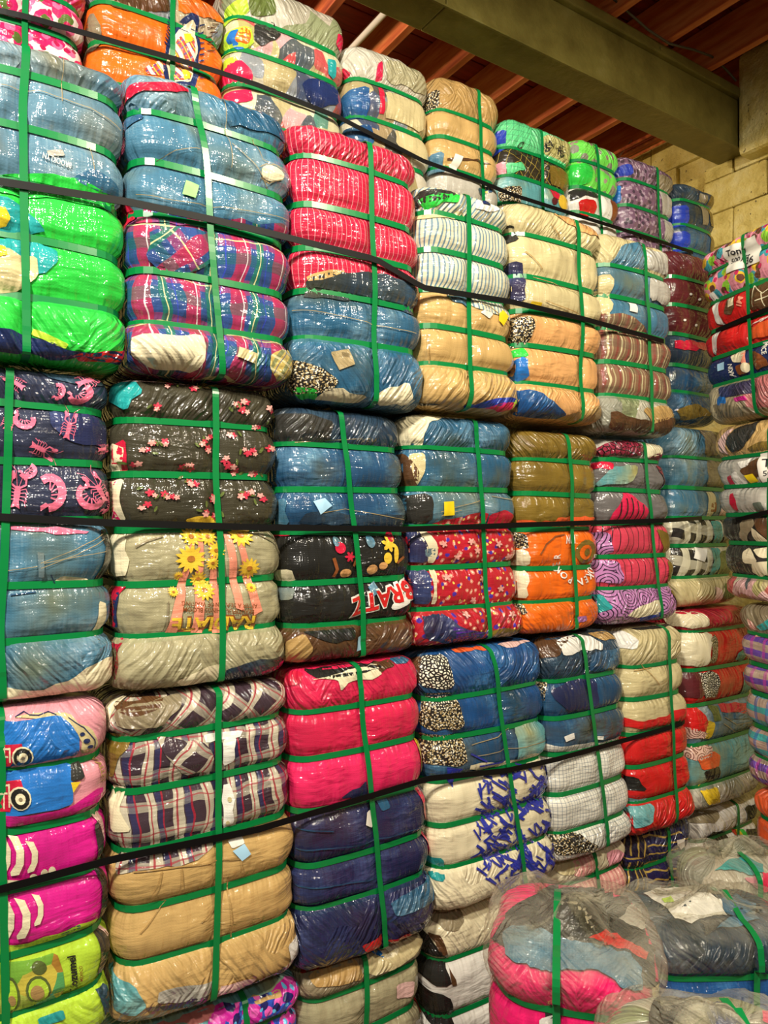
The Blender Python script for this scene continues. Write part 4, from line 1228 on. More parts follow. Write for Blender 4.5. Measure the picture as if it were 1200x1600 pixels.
b = Bale('bale with a red striped triangle and purple swirl fabric, beside the orange one', (946, 1050), (683, 975), [720, 767, 817, 868, 917], (1013, 1036),
         ['silver', 'grey', 'grey', 'red_black_stripe', 'red_black_stripe', 'swirl'], ('y', Y2), (4, 22), row='t2', group=G2)
b.patch('net', [(950, 704), (965, 688), (1000, 688), (1010, 700), (1005, 712), (955, 714)]); b.patch('cream', [(1012, 692), (1042, 695), (1046, 705), (1022, 716), (1014, 712)]); b.patch('net', [(1022, 712), (1036, 706), (1048, 712), (1050, 724), (1020, 720)])
b.patch('crimson', [(950, 722), (966, 722), (962, 734), (950, 732)]); b.patch('denim_aqua', [(962, 728), (1002, 726), (990, 755), (952, 760)]); b.patch('net', [(1030, 726), (1048, 732), (1052, 768), (1044, 768), (1040, 745)])
b.patch('rose', [(980, 770), (990, 770), (1014, 798), (1012, 815), (962, 815), (964, 800)], 'triangle_print')
fan(b, 'stripe_print', 'black', [stroke([(x, 775 + abs(x - 985) * .7), (x - 1, 814)], 1.6) for x in (972, 980, 988, 996, 1004)], .006)
b.patch('swirl', [(948, 832), (962, 832), (966, 866), (950, 866)]); b.patch('olive', [(1030, 826), (1052, 836), (1058, 860), (1044, 866), (1036, 846)]); b.patch('swirl', [(950, 876), (972, 876), (978, 912), (952, 912)]); b.patch('olive', [(1046, 876), (1060, 882), (1062, 910), (1050, 914)])
b.patch('cream', [(978, 962), (990, 952), (1010, 942), (1034, 936), (1032, 955), (1000, 966)]); b.patch('royal', [(1000, 966), (1034, 955), (1036, 962), (1010, 974)]); b.patch('teal', [(948, 930), (958, 930), (964, 950), (956, 960), (950, 950)]); b.patch('olive', [(1050, 922), (1064, 925), (1072, 945), (1062, 950)])

b = Bale('bale of faded jeans over black and cream check cloth in the far corner', (1050, 1148), (668, 950), [715, 763, 809, 852, 902], (1100, 1102),
         ['denim_sky', 'denim_sky', 'denim_sky', 'black_check', 'black_check', 'khaki'], ('y', 1.775), (8, 12), row='t2', group=G2, vstrap=False)
b.patch('mixed_dark', [(1096, 670), (1138, 668), (1142, 712), (1100, 712)]); b.patch('taupe', [(1104, 720), (1140, 720), (1142, 760), (1106, 760)]); b.patch('khaki', [(1106, 768), (1118, 768), (1116, 808), (1108, 808)]); b.patch('rust', [(1112, 785), (1120, 785), (1120, 800), (1112, 800)]); b.patch('pale_pink', [(1126, 780), (1140, 770), (1142, 806), (1128, 806)])
b.patch('teal', [(1112, 814), (1128, 814), (1130, 850), (1116, 850)]); b.patch('taupe', [(1132, 816), (1150, 816), (1150, 850), (1134, 850)]); b.patch('teal', [(1112, 856), (1128, 856), (1126, 880), (1118, 900), (1112, 898)]); b.patch('leafy', [(1126, 862), (1150, 858), (1156, 900), (1124, 900)]); b.patch('leafy', [(1126, 912), (1158, 910), (1150, 930), (1124, 942)]); b.patch('pale_pink', [(1112, 915), (1122, 920), (1124, 940), (1112, 942)])
b.tagpaper('paper_white', [(1090, 855), (1106, 858), (1098, 878), (1083, 872)], 'paper_note')

# ============ third tier
b = Bale('bale of pink shirts with a red truck print over magenta and lime cloth', (-62, 176), (1106, 1690), [1210, 1308, 1400, 1503, 1597], (2, 13),
         ['pink', 'pink', 'magenta', 'magenta', 'lime', 'lime'], ('y', Y1), (0, 6), row='t1', group=G1)
b.patch('khaki', [(20, 1124), (60, 1117), (110, 1116), (140, 1140), (150, 1165), (148, 1178), (128, 1180), (120, 1140), (60, 1125)], 'shirt_print')
b.patch('blue', [(-60, 1135), (40, 1128), (95, 1119), (112, 1132), (124, 1150), (125, 1172), (120, 1184), (60, 1196), (-60, 1208)], 'shirt_print', .0045)
b.patch('blue', [(-60, 1218), (60, 1202), (113, 1194), (116, 1225), (116, 1256), (90, 1265), (-60, 1282)], 'shirt_print', .0045)
b.patch('charcoal', [(113, 1196), (128, 1192), (132, 1216), (112, 1222)], 'shirt_print', .005); b.patch('yellow', [(112, 1222), (127, 1221), (116, 1238)], 'shirt_print', .0055, 0)
b.patch('magenta', [(-60, 1292), (60, 1272), (115, 1260), (146, 1236), (160, 1236), (158, 1256), (110, 1280), (-60, 1306)], 'folded_garment', .005)
for y0, y1, wx, wy in ((1160, 1205, 36, 1183), (1218, 1275, 33, 1247)):
    b.patch('crimson', [(-60, y0 + 12), (0, y0 + 8), (34, y0 + 1), (38, y0 + 14), (24, y0 + 24), (18, y1 - 5), (-60, y1)], 'truck_print', .006, 0)
    fan(b, 'truck_print', 'cream', [stroke([(0, y0 + 14), (16, y0 + 11)], 3), stroke([(0, y0 + 26), (14, y0 + 24)], 3), stroke([(8, y0 + 9), (9, y1 - 8)], 2.4), stroke([(16, y0 + 9), (17, y1 - 12)], 2.4)], .007)
    fan(b, 'wheel_print', 'cream', [ell(wx, wy, 17, 18)], .0075); fan(b, 'wheel_print', 'black', [ell(wx, wy, 14.5, 15.5)], .0085); fan(b, 'wheel_print', 'cream', [ell(wx, wy, 8, 8.5)], .0095); fan(b, 'wheel_print', 'taupe', [ell(wx, wy, 3, 3)], .0105)
b.text('VALLEY', 'tan_dark', (150, 1188), (1.5, 12), (12, -1), bold=.02)
fan(b, 'print_outline', 'navy', [stroke([(25, 1123), (40, 1116), (48, 1120), (62, 1120), (78, 1115), (90, 1119)], 1.4), stroke([(108, 1122), (130, 1137), (143, 1158), (145, 1172)], 1.4), ell(128, 1147, 3, 3), ell(133, 1158, 4, 4), ell(138, 1168, 4, 3)])
cres = []
for cx, cy, k in ((8, 1340, 1), (28, 1338, 1.0), (52, 1338, .8), (12, 1440, 1), (36, 1435, 1.0), (60, 1420, .72)):
    cres.append([(cx - 12 * k, cy - 28 * k), (cx + 4 * k, cy - 27 * k), (cx + 12 * k, cy - 10 * k), (cx + 11 * k, cy + 12 * k), (cx + 4 * k, cy + 30 * k), (cx - 8 * k, cy + 34 * k), (cx - 9 * k, cy + 28 * k), (cx - 1 * k, cy + 12 * k), (cx, cy - 6 * k), (cx - 5 * k, cy - 18 * k)])
cres += [ell(55, 1372, 6, 5), ell(72, 1368, 6, 9), ell(84, 1364, 6, 9), [(5, 1380), (60, 1376), (58, 1384), (5, 1390)]]
for q in cres: fan(b, 'crescent_print', 'cream', [q])
b.patch('charcoal', [(150, 1296), (162, 1290), (170, 1310), (165, 1352), (154, 1354)]); b.patch('pale_pink', [(146, 1272), (165, 1262), (174, 1290), (172, 1330), (164, 1300)]); b.patch('charcoal', [(154, 1368), (172, 1366), (172, 1420), (166, 1440), (154, 1446)])
b.patch('lime', [(-60, 1498), (40, 1478), (100, 1456), (150, 1440), (152, 1450), (60, 1490), (-60, 1510)]); b.patch('denim_dark', [(96, 1462), (110, 1450), (128, 1446), (126, 1462), (104, 1470)])
b.patch('avocado', [(-60, 1520), (40, 1505), (90, 1490), (100, 1520), (98, 1566), (40, 1590), (-60, 1600)], 'shirt_print')
fan(b, 'avocado_print', 'leafy', [ell(18, 1560, 14, 30), ell(62, 1512, 12, 10), ell(60, 1545, 20, 22)], .0045); fan(b, 'avocado_print', 'lime', [ell(18, 1560, 10, 25), ell(60, 1545, 16, 18)], .0055); fan(b, 'avocado_print', 'tan_dark', [ell(58, 1548, 11, 12), ell(20, 1566, 6, 9)], .0065)
b.text('Cozumel', 'black', (122, 1549), (-1.0, -15.5), (-18, 3), bold=.03); b.text('MÉXICO', 'rust', (130, 1533), (-.4, -6.8), (-7, 1), bold=.01)
b.patch('charcoal', [(152, 1466), (164, 1456), (174, 1470), (172, 1500), (160, 1530), (152, 1532)]); b.patch('pale_pink', [(160, 1452), (174, 1446), (178, 1480), (172, 1500), (170, 1470)])
b.patch('denim_slate', [(152, 1550), (172, 1540), (176, 1590), (160, 1600)]); b.patch('teal', [(60, 1592), (100, 1578), (104, 1590), (64, 1604)])

b = Bale('bale of maroon and white checked shirts over tan trousers, blue sticker', (176, 462), (1066, 1572), [1138, 1217, 1306, 1393, 1477], (347, 334),
         ['check_slant', 'check_shirt', 'check_shirt', 'tan', 'tan', 'tan'], ('y', Y1), (5, 14), row='t1', group=G1)
b.patch('brown', [(186, 1088), (240, 1080), (262, 1094), (250, 1110), (215, 1122), (192, 1112)]); b.patch('taupe', [(195, 1115), (240, 1100), (290, 1088), (285, 1104), (255, 1138), (200, 1140)]); b.patch('cream', [(180, 1092), (194, 1086), (194, 1130), (182, 1146)])
b.patch('olive', [(182, 1156), (216, 1154), (200, 1190), (196, 1222), (180, 1222)]); b.patch('check_slant', [(250, 1152), (320, 1158), (338, 1185), (330, 1208), (290, 1214), (260, 1180)]); b.patch('white', [(322, 1150), (384, 1142), (378, 1152), (325, 1162)]); b.patch('white', [(352, 1158), (372, 1150), (368, 1190), (352, 1200)], 'collar')
b.patch('cream', [(188, 1240), (203, 1238), (200, 1270), (212, 1300), (195, 1308), (186, 1270)]); b.patch('white', [(350, 1230), (362, 1226), (366, 1290), (350, 1300)], 'button_placket'); fan(b, 'button', 'khaki', [ell(356, 1288, 3, 4), ell(358, 1250, 3, 4)], .005)
b.patch('check_shirt', [(196, 1322), (260, 1314), (340, 1305), (342, 1318), (300, 1345), (215, 1362), (198, 1372)]); b.patch('white', [(355, 1315), (378, 1308), (380, 1318), (360, 1326)])
b.tagpaper('paper_blue', [(360, 1329), (379, 1318), (388, 1333), (374, 1344)], 'sticker')
seams(b, [[(212, 1364), (280, 1352), (372, 1340)], [(372, 1340), (376, 1358), (350, 1368)], [(250, 1360), (244, 1385), (235, 1400)], [(355, 1372), (356, 1400), (362, 1470)], [(200, 1415), (260, 1412), (220, 1460)], [(310, 1440), (345, 1412)], [(280, 1355), (282, 1385)]], 'tan_dark', 1.8)
b.patch('denim_aqua', [(182, 1530), (215, 1540), (228, 1570), (215, 1590), (186, 1580)]); b.patch('silver', [(244, 1546), (330, 1532), (330, 1552), (280, 1568), (242, 1566)]); b.patch('mixed_dark', [(225, 1572), (280, 1568), (325, 1552), (322, 1575), (230, 1580)]); b.patch('pale_pink', [(345, 1540), (400, 1528), (390, 1545), (340, 1560)]); b.patch('check_shirt', [(395, 1540), (440, 1515), (470, 1490), (478, 1520), (440, 1556), (350, 1566)]); b.patch('white', [(445, 1480), (466, 1470), (470, 1500), (450, 1510)])

b = Bale('bale of hot pink cloth over dark navy jeans with a hanging white tag', (458, 668), (1034, 1500), [1100, 1170, 1250, 1332, 1400], (563, 607),
         ['rose', 'rose', 'hot_pink', 'denim_navy', 'denim_navy', 'denim_navy'], ('y', Y1), (14, 24), row='t1', group=G1)
b.patch('black', [(480, 1050), (520, 1040), (565, 1036), (600, 1032), (600, 1045), (560, 1056), (500, 1062)]); b.patch('cream', [(488, 1064), (530, 1054), (595, 1038), (598, 1056), (545, 1066), (533, 1080), (528, 1062)]); b.patch('brown', [(590, 1038), (620, 1032), (622, 1042), (596, 1052)]); b.patch('denim_mid', [(620, 1030), (652, 1026), (655, 1034), (625, 1040)]); b.patch('crimson', [(455, 1058), (480, 1054), (478, 1072), (455, 1080)])
b.patch('yellow', [(660, 1158), (672, 1158), (674, 1190), (668, 1212), (662, 1200)]); b.patch('denim_navy', [(535, 1248), (550, 1235), (575, 1219), (580, 1240), (575, 1252)])
b.patch('rose', [(640, 1230), (664, 1222), (670, 1260), (678, 1285), (672, 1290), (664, 1260), (656, 1234)]); b.patch('crimson', [(458, 1290), (474, 1282), (470, 1320), (462, 1320)]); b.patch('denim_mid', [(592, 1250), (608, 1243), (612, 1262), (598, 1268)])
b.patch('hot_pink', [(672, 1305), (682, 1300), (688, 1330), (684, 1348), (676, 1340)]); b.patch('denim_mid', [(610, 1410), (650, 1390), (690, 1370), (694, 1400), (650, 1420), (615, 1430)])
b.patch('red', [(565, 1478), (590, 1464), (600, 1462), (600, 1482), (575, 1492)]); b.patch('red', [(608, 1474), (640, 1460), (650, 1465), (628, 1482)])
b.tagpaper('paper_white', [(581, 1267), (586, 1270), (586, 1290), (582, 1294), (570, 1288), (575, 1270)], 'hang_tag')
seams(b, [[(480, 1330), (560, 1320), (680, 1290)], [(480, 1296), (520, 1298)], [(480, 1390), (600, 1372)]], 'stitch_blue', 2)

b = Bale('bale of deep blue jeans with leopard trim over white cloth with blue strokes', (668, 858), (998, 1403), [1077, 1138, 1200, 1267, 1332], (770, 826),
         ['denim_deep', 'denim_deep', 'denim_dark', 'cream', 'cream', 'cream'], ('y', Y1), (22, 22), row='t1', group=G1)
b.patch('brown', [(664, 1040), (678, 1030), (682, 1070), (668, 1076)]); b.patch('leopard', [(676, 1030), (706, 1024), (710, 1076), (680, 1076)]); b.patch('leopard', [(682, 1086), (714, 1084), (710, 1112), (684, 1112)]); b.patch('foil', [(680, 1098), (718, 1090), (726, 1140), (682, 1142)]); b.patch('foil', [(678, 1152), (728, 1150), (730, 1195), (680, 1200)])
b.patch('orange_red', [(720, 1014), (765, 1010), (768, 1018), (722, 1022)]); b.patch('pale_pink', [(790, 1004), (840, 996), (852, 1004), (800, 1014)]); b.patch('denim_aqua', [(806, 1140), (850, 1128), (862, 1150), (858, 1180), (810, 1192)])
b.patch('cream', [(735, 1195), (800, 1190), (868, 1172), (870, 1195), (800, 1202), (735, 1204)])
seams(b, [[(738, 1165), (780, 1152), (800, 1140)], [(742, 1182), (790, 1172), (860, 1158)]], 'stitch')
st = []
def strokes(n, poly, L=(10, 26), w=(2.2, 5.0)):
    xs = [p[0] for p in poly]; ys = [p[1] for p in poly]; out = []
    while len(out) < n:
        x, y = rs.uniform(min(xs), max(xs)), rs.uniform(min(ys), max(ys))
        ins = False; j = len(poly) - 1
        for i in range(len(poly)):
            if (poly[i][1] > y) != (poly[j][1] > y) and x < (poly[j][0] - poly[i][0]) * (y - poly[i][1]) / (poly[j][1] - poly[i][1]) + poly[i][0]: ins = not ins
            j = i
        if not ins: continue
        a = rs.choice((.7, 2.3, .5, 2.5, .9, 1.5)) + rs.uniform(-.25, .25); l = rs.uniform(*L)
        dx, dy = math.cos(a) * l / 2, math.sin(a) * l / 2
        out.append(stroke([(x - dx, y - dy), (x + rs.uniform(-1, 1), y + rs.uniform(-1, 1)), (x + dx, y + dy)], rs.uniform(*w)))
    return out
fan(b, 'stroke_print', 'scribble', strokes(240, [(742, 1212), (870, 1190), (880, 1260), (882, 1330), (872, 1370), (780, 1398), (740, 1350), (745, 1290)]))
fan(b, 'stroke_print', 'scribble', [[(702, 1200), (724, 1202), (712, 1232), (706, 1222)], stroke([(735, 1178), (760, 1190)], 3), stroke([(750, 1198), (790, 1190)], 3)])
b.patch('teal', [(690, 1345), (702, 1345), (704, 1380), (694, 1380)])

b = Bale('bale of dark jeans topped by a white garment over fine windowpane check', (860, 984), (986, 1336), [1057, 1113, 1170, 1230, 1290], (916, 954),
         ['denim_slate', 'denim_dark', 'denim_dark', 'window_check', 'window_check', 'window_check'], ('y', Y1), (8, 14), row='t1', group=G1)
b.patch('brown', [(862, 1000), (880, 994), (905, 990), (885, 1010), (880, 1025), (862, 1040)]); b.patch('white', [(880, 1004), (905, 994), (925, 990), (948, 1006), (944, 1016), (915, 1016), (885, 1026)], 'rolled_shirt'); b.patch('tan_dark', [(935, 990), (965, 986), (976, 1000), (950, 1002)])
b.patch('denim_dark', [(926, 1020), (980, 1010), (982, 1040), (928, 1052)]); b.patch('foil', [(858, 1066), (872, 1066), (870, 1100), (862, 1108)]); b.patch('denim_navy', [(872, 1080), (900, 1064), (936, 1062), (936, 1108), (890, 1112)])
b.patch('window_check', [(866, 1165), (960, 1160), (984, 1148), (984, 1166), (868, 1180)])
fan(b, 'buckle', 'white', [stroke([(886, 1152), (898, 1146), (898, 1153), (887, 1159), (886, 1152)], 2), stroke([(938, 1152), (944, 1151), (944, 1156), (938, 1156), (938, 1152)], 1.6)], .005)
b.patch('foil', [(874, 1306), (905, 1302), (930, 1320), (925, 1330), (880, 1338), (870, 1325)]); b.patch('black', [(890, 1310), (905, 1306), (930, 1322), (895, 1332)])

b = Bale('bale of cream trousers over bright red cloth near the end wall', (986, 1076), (978, 1298), [1035, 1085, 1137, 1187, 1242], (1049, 1061),
         ['khaki', 'khaki', 'khaki', 'red', 'red', 'red'], ('y', Y1), (6, 22), row='t1', group=G1)
b.patch('white', [(978, 1000), (992, 988), (1002, 1000), (1000, 1015), (982, 1018)]); b.patch('charcoal', [(1000, 982), (1040, 976), (1070, 975), (1040, 984)])
b.patch('red', [(988, 1126), (1020, 1124), (1050, 1114), (1072, 1106), (1074, 1124), (1040, 1134), (990, 1140)]); b.patch('black', [(988, 1215), (1004, 1216), (1014, 1236), (992, 1240)]); b.patch('denim_aqua', [(990, 1252), (1018, 1248), (1024, 1262), (1018, 1285), (996, 1295)])
seams(b, [[(1010, 1040), (1030, 1070), (1045, 1060)], [(1000, 1050), (1025, 1044)]], 'tan_dark')

b = Bale('bale of red cloth beside cream over washed teal jeans in the corner', (1080, 1186), (950, 1262), [983, 1043, 1097, 1158, 1223], (1128, 1130),
         ['crimson', 'red', 'red', 'denim_light', 'denim_aqua', 'clear_grey'], ('y', 1.72), (0, 12), row='t1', group=G1, vstrap=False)
b.patch('cream', [(1074, 956), (1104, 952), (1108, 980), (1080, 982)]); b.patch('cream', [(1078, 988), (1116, 988), (1108, 1020), (1110, 1042), (1080, 1040)]); b.patch('foil', [(1110, 1000), (1120, 990), (1122, 1035), (1110, 1036)]); b.patch('teal', [(1152, 1020), (1166, 1010), (1170, 1035), (1152, 1032)]); b.patch('maroon', [(1078, 1050), (1100, 1050), (1104, 1090), (1080, 1092)])
b.patch('leopard', [(1096, 1052), (1124, 1050), (1122, 1090), (1104, 1092)]); b.patch('teal', [(1160, 1050), (1176, 1048), (1178, 1088), (1164, 1090)]); b.patch('crimson', [(1128, 1100), (1186, 1098), (1186, 1112), (1128, 1114)])
b.patch('red', [(1076, 1104), (1096, 1104), (1110, 1130), (1106, 1146), (1080, 1130)]); b.patch('swirl_red', [(1078, 1132), (1108, 1146), (1110, 1156), (1082, 1156)]); b.patch('yellow', [(1108, 1126), (1118, 1130), (1114, 1156), (1106, 1156)]); b.patch('leafy', [(1112, 1104), (1126, 1104), (1126, 1125), (1116, 1128)])
seams(b, [[(1130, 1120), (1150, 1132), (1180, 1128)], [(1128, 1130), (1150, 1144), (1180, 1140)]], 'stitch'); b.patch('denim_mid', [(1130, 1114), (1182, 1112), (1182, 1122), (1135, 1126)])
b.patch('swirl_red', [(1082, 1164), (1118, 1166), (1114, 1185), (1090, 1190)]); b.patch('orange_red', [(1094, 1186), (1118, 1174), (1126, 1180), (1124, 1198), (1100, 1204)]); b.patch('black', [(1102, 1206), (1124, 1196), (1128, 1218), (1108, 1220)]); b.patch('yellow', [(1098, 1228), (1122, 1228), (1126, 1256), (1106, 1258)])

# ============ bottom tier
b = Bale('bale with purple flowered cloth at lower left, under the tan trousers bale', (182, 478), (1566, 2030), [1618, 1700, 1785, 1870, 1950], (385, 390),
         ['denim_aqua', 'purple_floral', 'cream', 'denim_mid', 'denim_mid', 'denim_mid'], ('y', Y0), row='t0', group=G0)
b.patch('purple_floral', [(326, 1598), (345, 1580), (420, 1560), (470, 1536), (474, 1570), (460, 1612), (320, 1612)]); b.patch('mixed_warm', [(240, 1590), (300, 1578), (345, 1572), (325, 1600), (240, 1606)]); b.patch('tan', [(395, 1566), (440, 1552), (440, 1560), (400, 1574)])
b = Bale('grey and yellowed clear-wrapped bale under the navy jeans bale', (474, 672), (1496, 1880), [1540, 1612, 1680, 1750, 1815], (573, 586),
         ['taupe', 'heather', 'heather', 'tan', 'tan', 'tan'], ('y', Y0), (4, 6), row='t0', group=G0)
b.patch('red', [(480, 1510), (510, 1505), (508, 1525), (484, 1538)]); b.patch('tan_dark', [(490, 1535), (530, 1510), (560, 1503), (570, 1530), (500, 1545)]); b.patch('cream', [(598, 1490), (630, 1476), (620, 1492), (605, 1500)]); b.patch('blue', [(585, 1492), (600, 1480), (600, 1498)]); b.patch('khaki', [(575, 1498), (650, 1460), (668, 1478), (640, 1500), (578, 1528)]); b.patch('red', [(672, 1570), (684, 1560), (684, 1600), (674, 1600)]); b.patch('pale_pink', [(620, 1540), (650, 1535), (650, 1560), (622, 1562)])
b = Bale('white sheet bale with a yellow tag behind the pink foreground bale', (684, 862), (1396, 1760), [1462, 1548, 1620, 1680, 1720], (806, 812),
         ['cream', 'white', 'white', 'white', 'white', 'white'], ('y', Y0), (0, 4), row='t0', group=G0)
b.patch('taupe', [(692, 1410), (730, 1408), (728, 1440), (715, 1455), (692, 1448)]); b.patch('black', [(676, 1466), (692, 1464), (704, 1500), (708, 1542), (682, 1540)]); b.patch('brown', [(692, 1464), (700, 1464), (714, 1540), (708, 1542), (704, 1500)]); b.patch('black', [(676, 1556), (706, 1556), (714, 1612), (680, 1612)]); b.patch('charcoal', [(800, 1388), (830, 1378), (826, 1390), (806, 1398)])
b.tagpaper('paper_yellow', [(725, 1411), (744, 1408), (751, 1419), (728, 1427)], 'sticker')
b = Bale('pink checked cloth bale with a green strap crossing, right of the white one', (872, 992), (1325, 1640), [1366, 1425, 1480, 1535, 1590], (936, 956),
         ['cream', 'pink_check', 'pink_check', 'pink_check', 'pink', 'pink'], ('y', Y0), row='t0', group=G0)
b.patch('pink_check', [(905, 1340), (930, 1335), (942, 1360), (900, 1372)]); b.patch('pink', [(952, 1336), (972, 1328), (982, 1345), (955, 1358)]); b.patch('khaki', [(872, 1360), (890, 1350), (915, 1340), (900, 1370)])
b = Bale('navy bale with wavy yellow stripes low beside the pink checked one', (986, 1092), (1284, 1590), [1340, 1390, 1440, 1490, 1540], (1048, 1064),
         ['navy_yellow', 'navy_yellow', 'navy_yellow', 'navy', 'navy', 'navy'], ('y', Y0), row='t0', group=G0)
b.patch('navy_yellow_v', [(984, 1300), (1012, 1300), (1014, 1338), (986, 1340)]); b.patch('denim_navy', [(1064, 1284), (1090, 1275), (1092, 1300), (1070, 1308)]); b.patch('navy_yellow_v', [(984, 1350), (1012, 1346), (1014, 1390), (988, 1390)])
b.tagpaper('paper_white', [(1058, 1312), (1072, 1311), (1072, 1322), (1068, 1328), (1060, 1320)], 'garment_tag')
b = Bale('white bale with a red yellow and green band low in the corner', (1092, 1196), (1252, 1545), [1294, 1345, 1395, 1445, 1495], (1156, 1170),
         ['white', 'white', 'black', 'black', 'black', 'black'], ('y', 1.74), row='t0', group=G0)
b.patch('black', [(1165, 1262), (1192, 1258), (1194, 1280), (1170, 1285)]); b.patch('black', [(1112, 1300), (1140, 1300), (1146, 1345), (1112, 1345)]); b.patch('taupe', [(1094, 1262), (1110, 1256), (1130, 1268), (1120, 1285), (1096, 1290)])
for c, x in (('red', 1152), ('yellow', 1158), ('green', 1164)): b.patch(c, [(x - 3, 1298), (x + 3, 1297), (x + 9, 1312), (x + 3, 1313)], 'flag_band', .004, 0)
b.patch('black', [(1168, 1297), (1196, 1294), (1198, 1330), (1176, 1330)])

# ============ taller row behind
kb = dict(row='tb', group=GB, zbase=CAM_Z + 1.035)
kc = dict(row='tb', group=GB, zbase=CAM_Z + .98)
b = Bale('pink rose patterned bale at the top left edge, behind the denim bale', (-45, 138), (-90, 296), [-26, 33, 96, 156, 218], (40, 42), 'pink_floral', ('y', YB), **kb)
b = Bale('bright orange bale with a blue and red ethnic motif on the back row', (142, 358), (-30, 345), [33, 92, 152, 213, 272], (271, 274), ['mixed_warm', 'orange', 'orange', 'orange', 'orange', 'orange'], ('y', YB), **kb)
b.patch('orange', [(280, -28), (340, -10), (356, 30), (280, 22)])
b.patch('navy', [(262, 70), (268, 52), (285, 30), (300, 22), (312, 26), (316, 70), (316, 110), (305, 140), (262, 130), (256, 100)], 'motif_print'); b.patch('cream', [(268, 72), (275, 55), (290, 38), (302, 32), (309, 40), (311, 80), (306, 110), (298, 130), (268, 124), (262, 98)], 'motif_print', .0045); b.patch('ethnic', [(272, 75), (280, 60), (296, 52), (306, 62), (306, 100), (296, 128), (272, 122), (267, 100)], 'motif_print', .006)
b.patch('yellow', [(288, 55), (300, 53), (302, 66), (290, 70)], 'motif_print', .0075, 0); b.patch('yellow', [(286, 108), (298, 106), (298, 124), (288, 126)], 'motif_print', .0075, 0)
fan(b, 'fringe_print', 'navy', [stroke([(268 + 2 * i * .6, 72 - i * 5), (258 + 2 * i * .6, 66 - i * 6)], 2) for i in range(8)] + [stroke([(314, 40 + i * 9), (322, 38 + i * 9)], 2.2) for i in range(10)]); fan(b, 'fringe_print', 'brown', [stroke([(326 + (i % 2) * 5, 30 + i * 6), (336 + (i % 2) * 4, 28 + i * 6)], 1.8) for i in range(9)])
b.patch('taupe', [(140, 20), (158, 12), (166, 40), (160, 72), (142, 72)]); b.patch('ethnic', [(228, 105), (252, 92), (262, 96), (256, 118), (230, 114)]); b.patch('brown', [(175, -5), (265, -14), (268, 18), (220, 14), (180, 8)])
b = Bale('clear-wrapped bale of mixed garments with a lime end, left of the ceiling gap', (358, 546), (-18, 325), [48, 98, 150, 203, 256], (455, 457), ['clear_grey', 'clear_kids', 'clear_mix', 'clear_kids', 'clear_kids', 'clear_kids'], ('y', YB), vstrap=False, **kb)
b.patch('lime', [(354, 15), (385, -5), (392, 15), (358, 46)]); b.patch('leafy', [(388, -8), (425, -15), (432, 22), (395, 20)]); b.patch('charcoal', [(398, 35), (430, 30), (440, 55), (410, 72), (396, 60)]); b.patch('lime', [(356, 50), (392, 40), (398, 68), (362, 78)]); b.patch('orange', ell(383, 56, 9, 14), 'print'); b.patch('blue', [(372, 44), (378, 44), (374, 58), (386, 70), (376, 70), (368, 56)], 'print', .005)
b.patch('rose', [(357, 106), (380, 90), (396, 115), (398, 130), (380, 125), (360, 120)]); b.patch('lime', [(354, 90), (374, 84), (378, 92), (358, 108)]); b.patch('rose', [(360, 145), (395, 135), (398, 155), (375, 160)]); b.patch('navy', [(470, 130), (505, 118), (530, 135), (530, 160), (500, 168), (480, 150)]); b.patch('rose', [(525, 50), (542, 52), (540, 75), (525, 65)]); b.patch('teal', [(512, 90), (525, 92), (526, 120), (514, 112)])
b = Bale('clear-wrapped bale of beige and navy garments under the white conduit', (549, 680), (80, 425), [135, 193, 250, 308, 366], (617, 618), ['clear_grey', 'clear_mix', 'clear_mix', 'clear_mix', 'clear_mix', 'clear_mix'], ('y', YB), vstrap=False, **kc)
b.patch('denim_deep', [(548, 142), (578, 134), (580, 160), (578, 182), (550, 184)]); b.patch('denim_deep', [(548, 200), (580, 192), (584, 225), (556, 232)]); b.patch('crimson', [(545, 100), (555, 95), (560, 108), (548, 112)]); b.patch('rose', [(590, 100), (598, 95), (600, 128), (592, 128)]); b.patch('crimson', [(592, 135), (600, 136), (602, 178), (594, 176)]); b.patch('khaki', [(602, 140), (662, 160), (665, 205), (620, 186), (604, 182)]); b.patch('heather', [(604, 90), (665, 110), (672, 146), (606, 126)]); b.patch('khaki', [(618, 200), (660, 215), (668, 250), (640, 244), (618, 225)])
b = Bale('tan cloth bale with a small white label on the back row', (682, 789), (132, 425), [188, 230, 277, 322, 368], (751, 761), ['tan_dark', 'tan', 'tan', 'silver', 'khaki', 'khaki'], ('y', YB), **kc)
b.patch('foil', [(680, 140), (694, 136), (694, 160), (682, 168)]); b.patch('denim_sky', [(683, 240), (698, 236), (700, 268), (686, 270)]); b.patch('brown', [(702, 246), (750, 250), (786, 262), (786, 266), (750, 254), (702, 250)]); b.patch('denim_dark', [(745, 295), (765, 290), (770, 300), (750, 305)]); b.patch('sun_yellow', [(752, 292), (766, 292), (762, 302)])
b.tagpaper('paper_white', [(711, 241), (723, 246), (717, 264), (706, 258)], 'label')
b = Bale('bale of mint grid cloth and black palm print on the back row', (791, 901), (196, 470), [243, 285, 327, 370, 412], (848, 856), ['mint_grid', 'palm_black', 'denim_aqua', 'taupe', 'taupe', 'taupe'], ('y', YB), **kc)
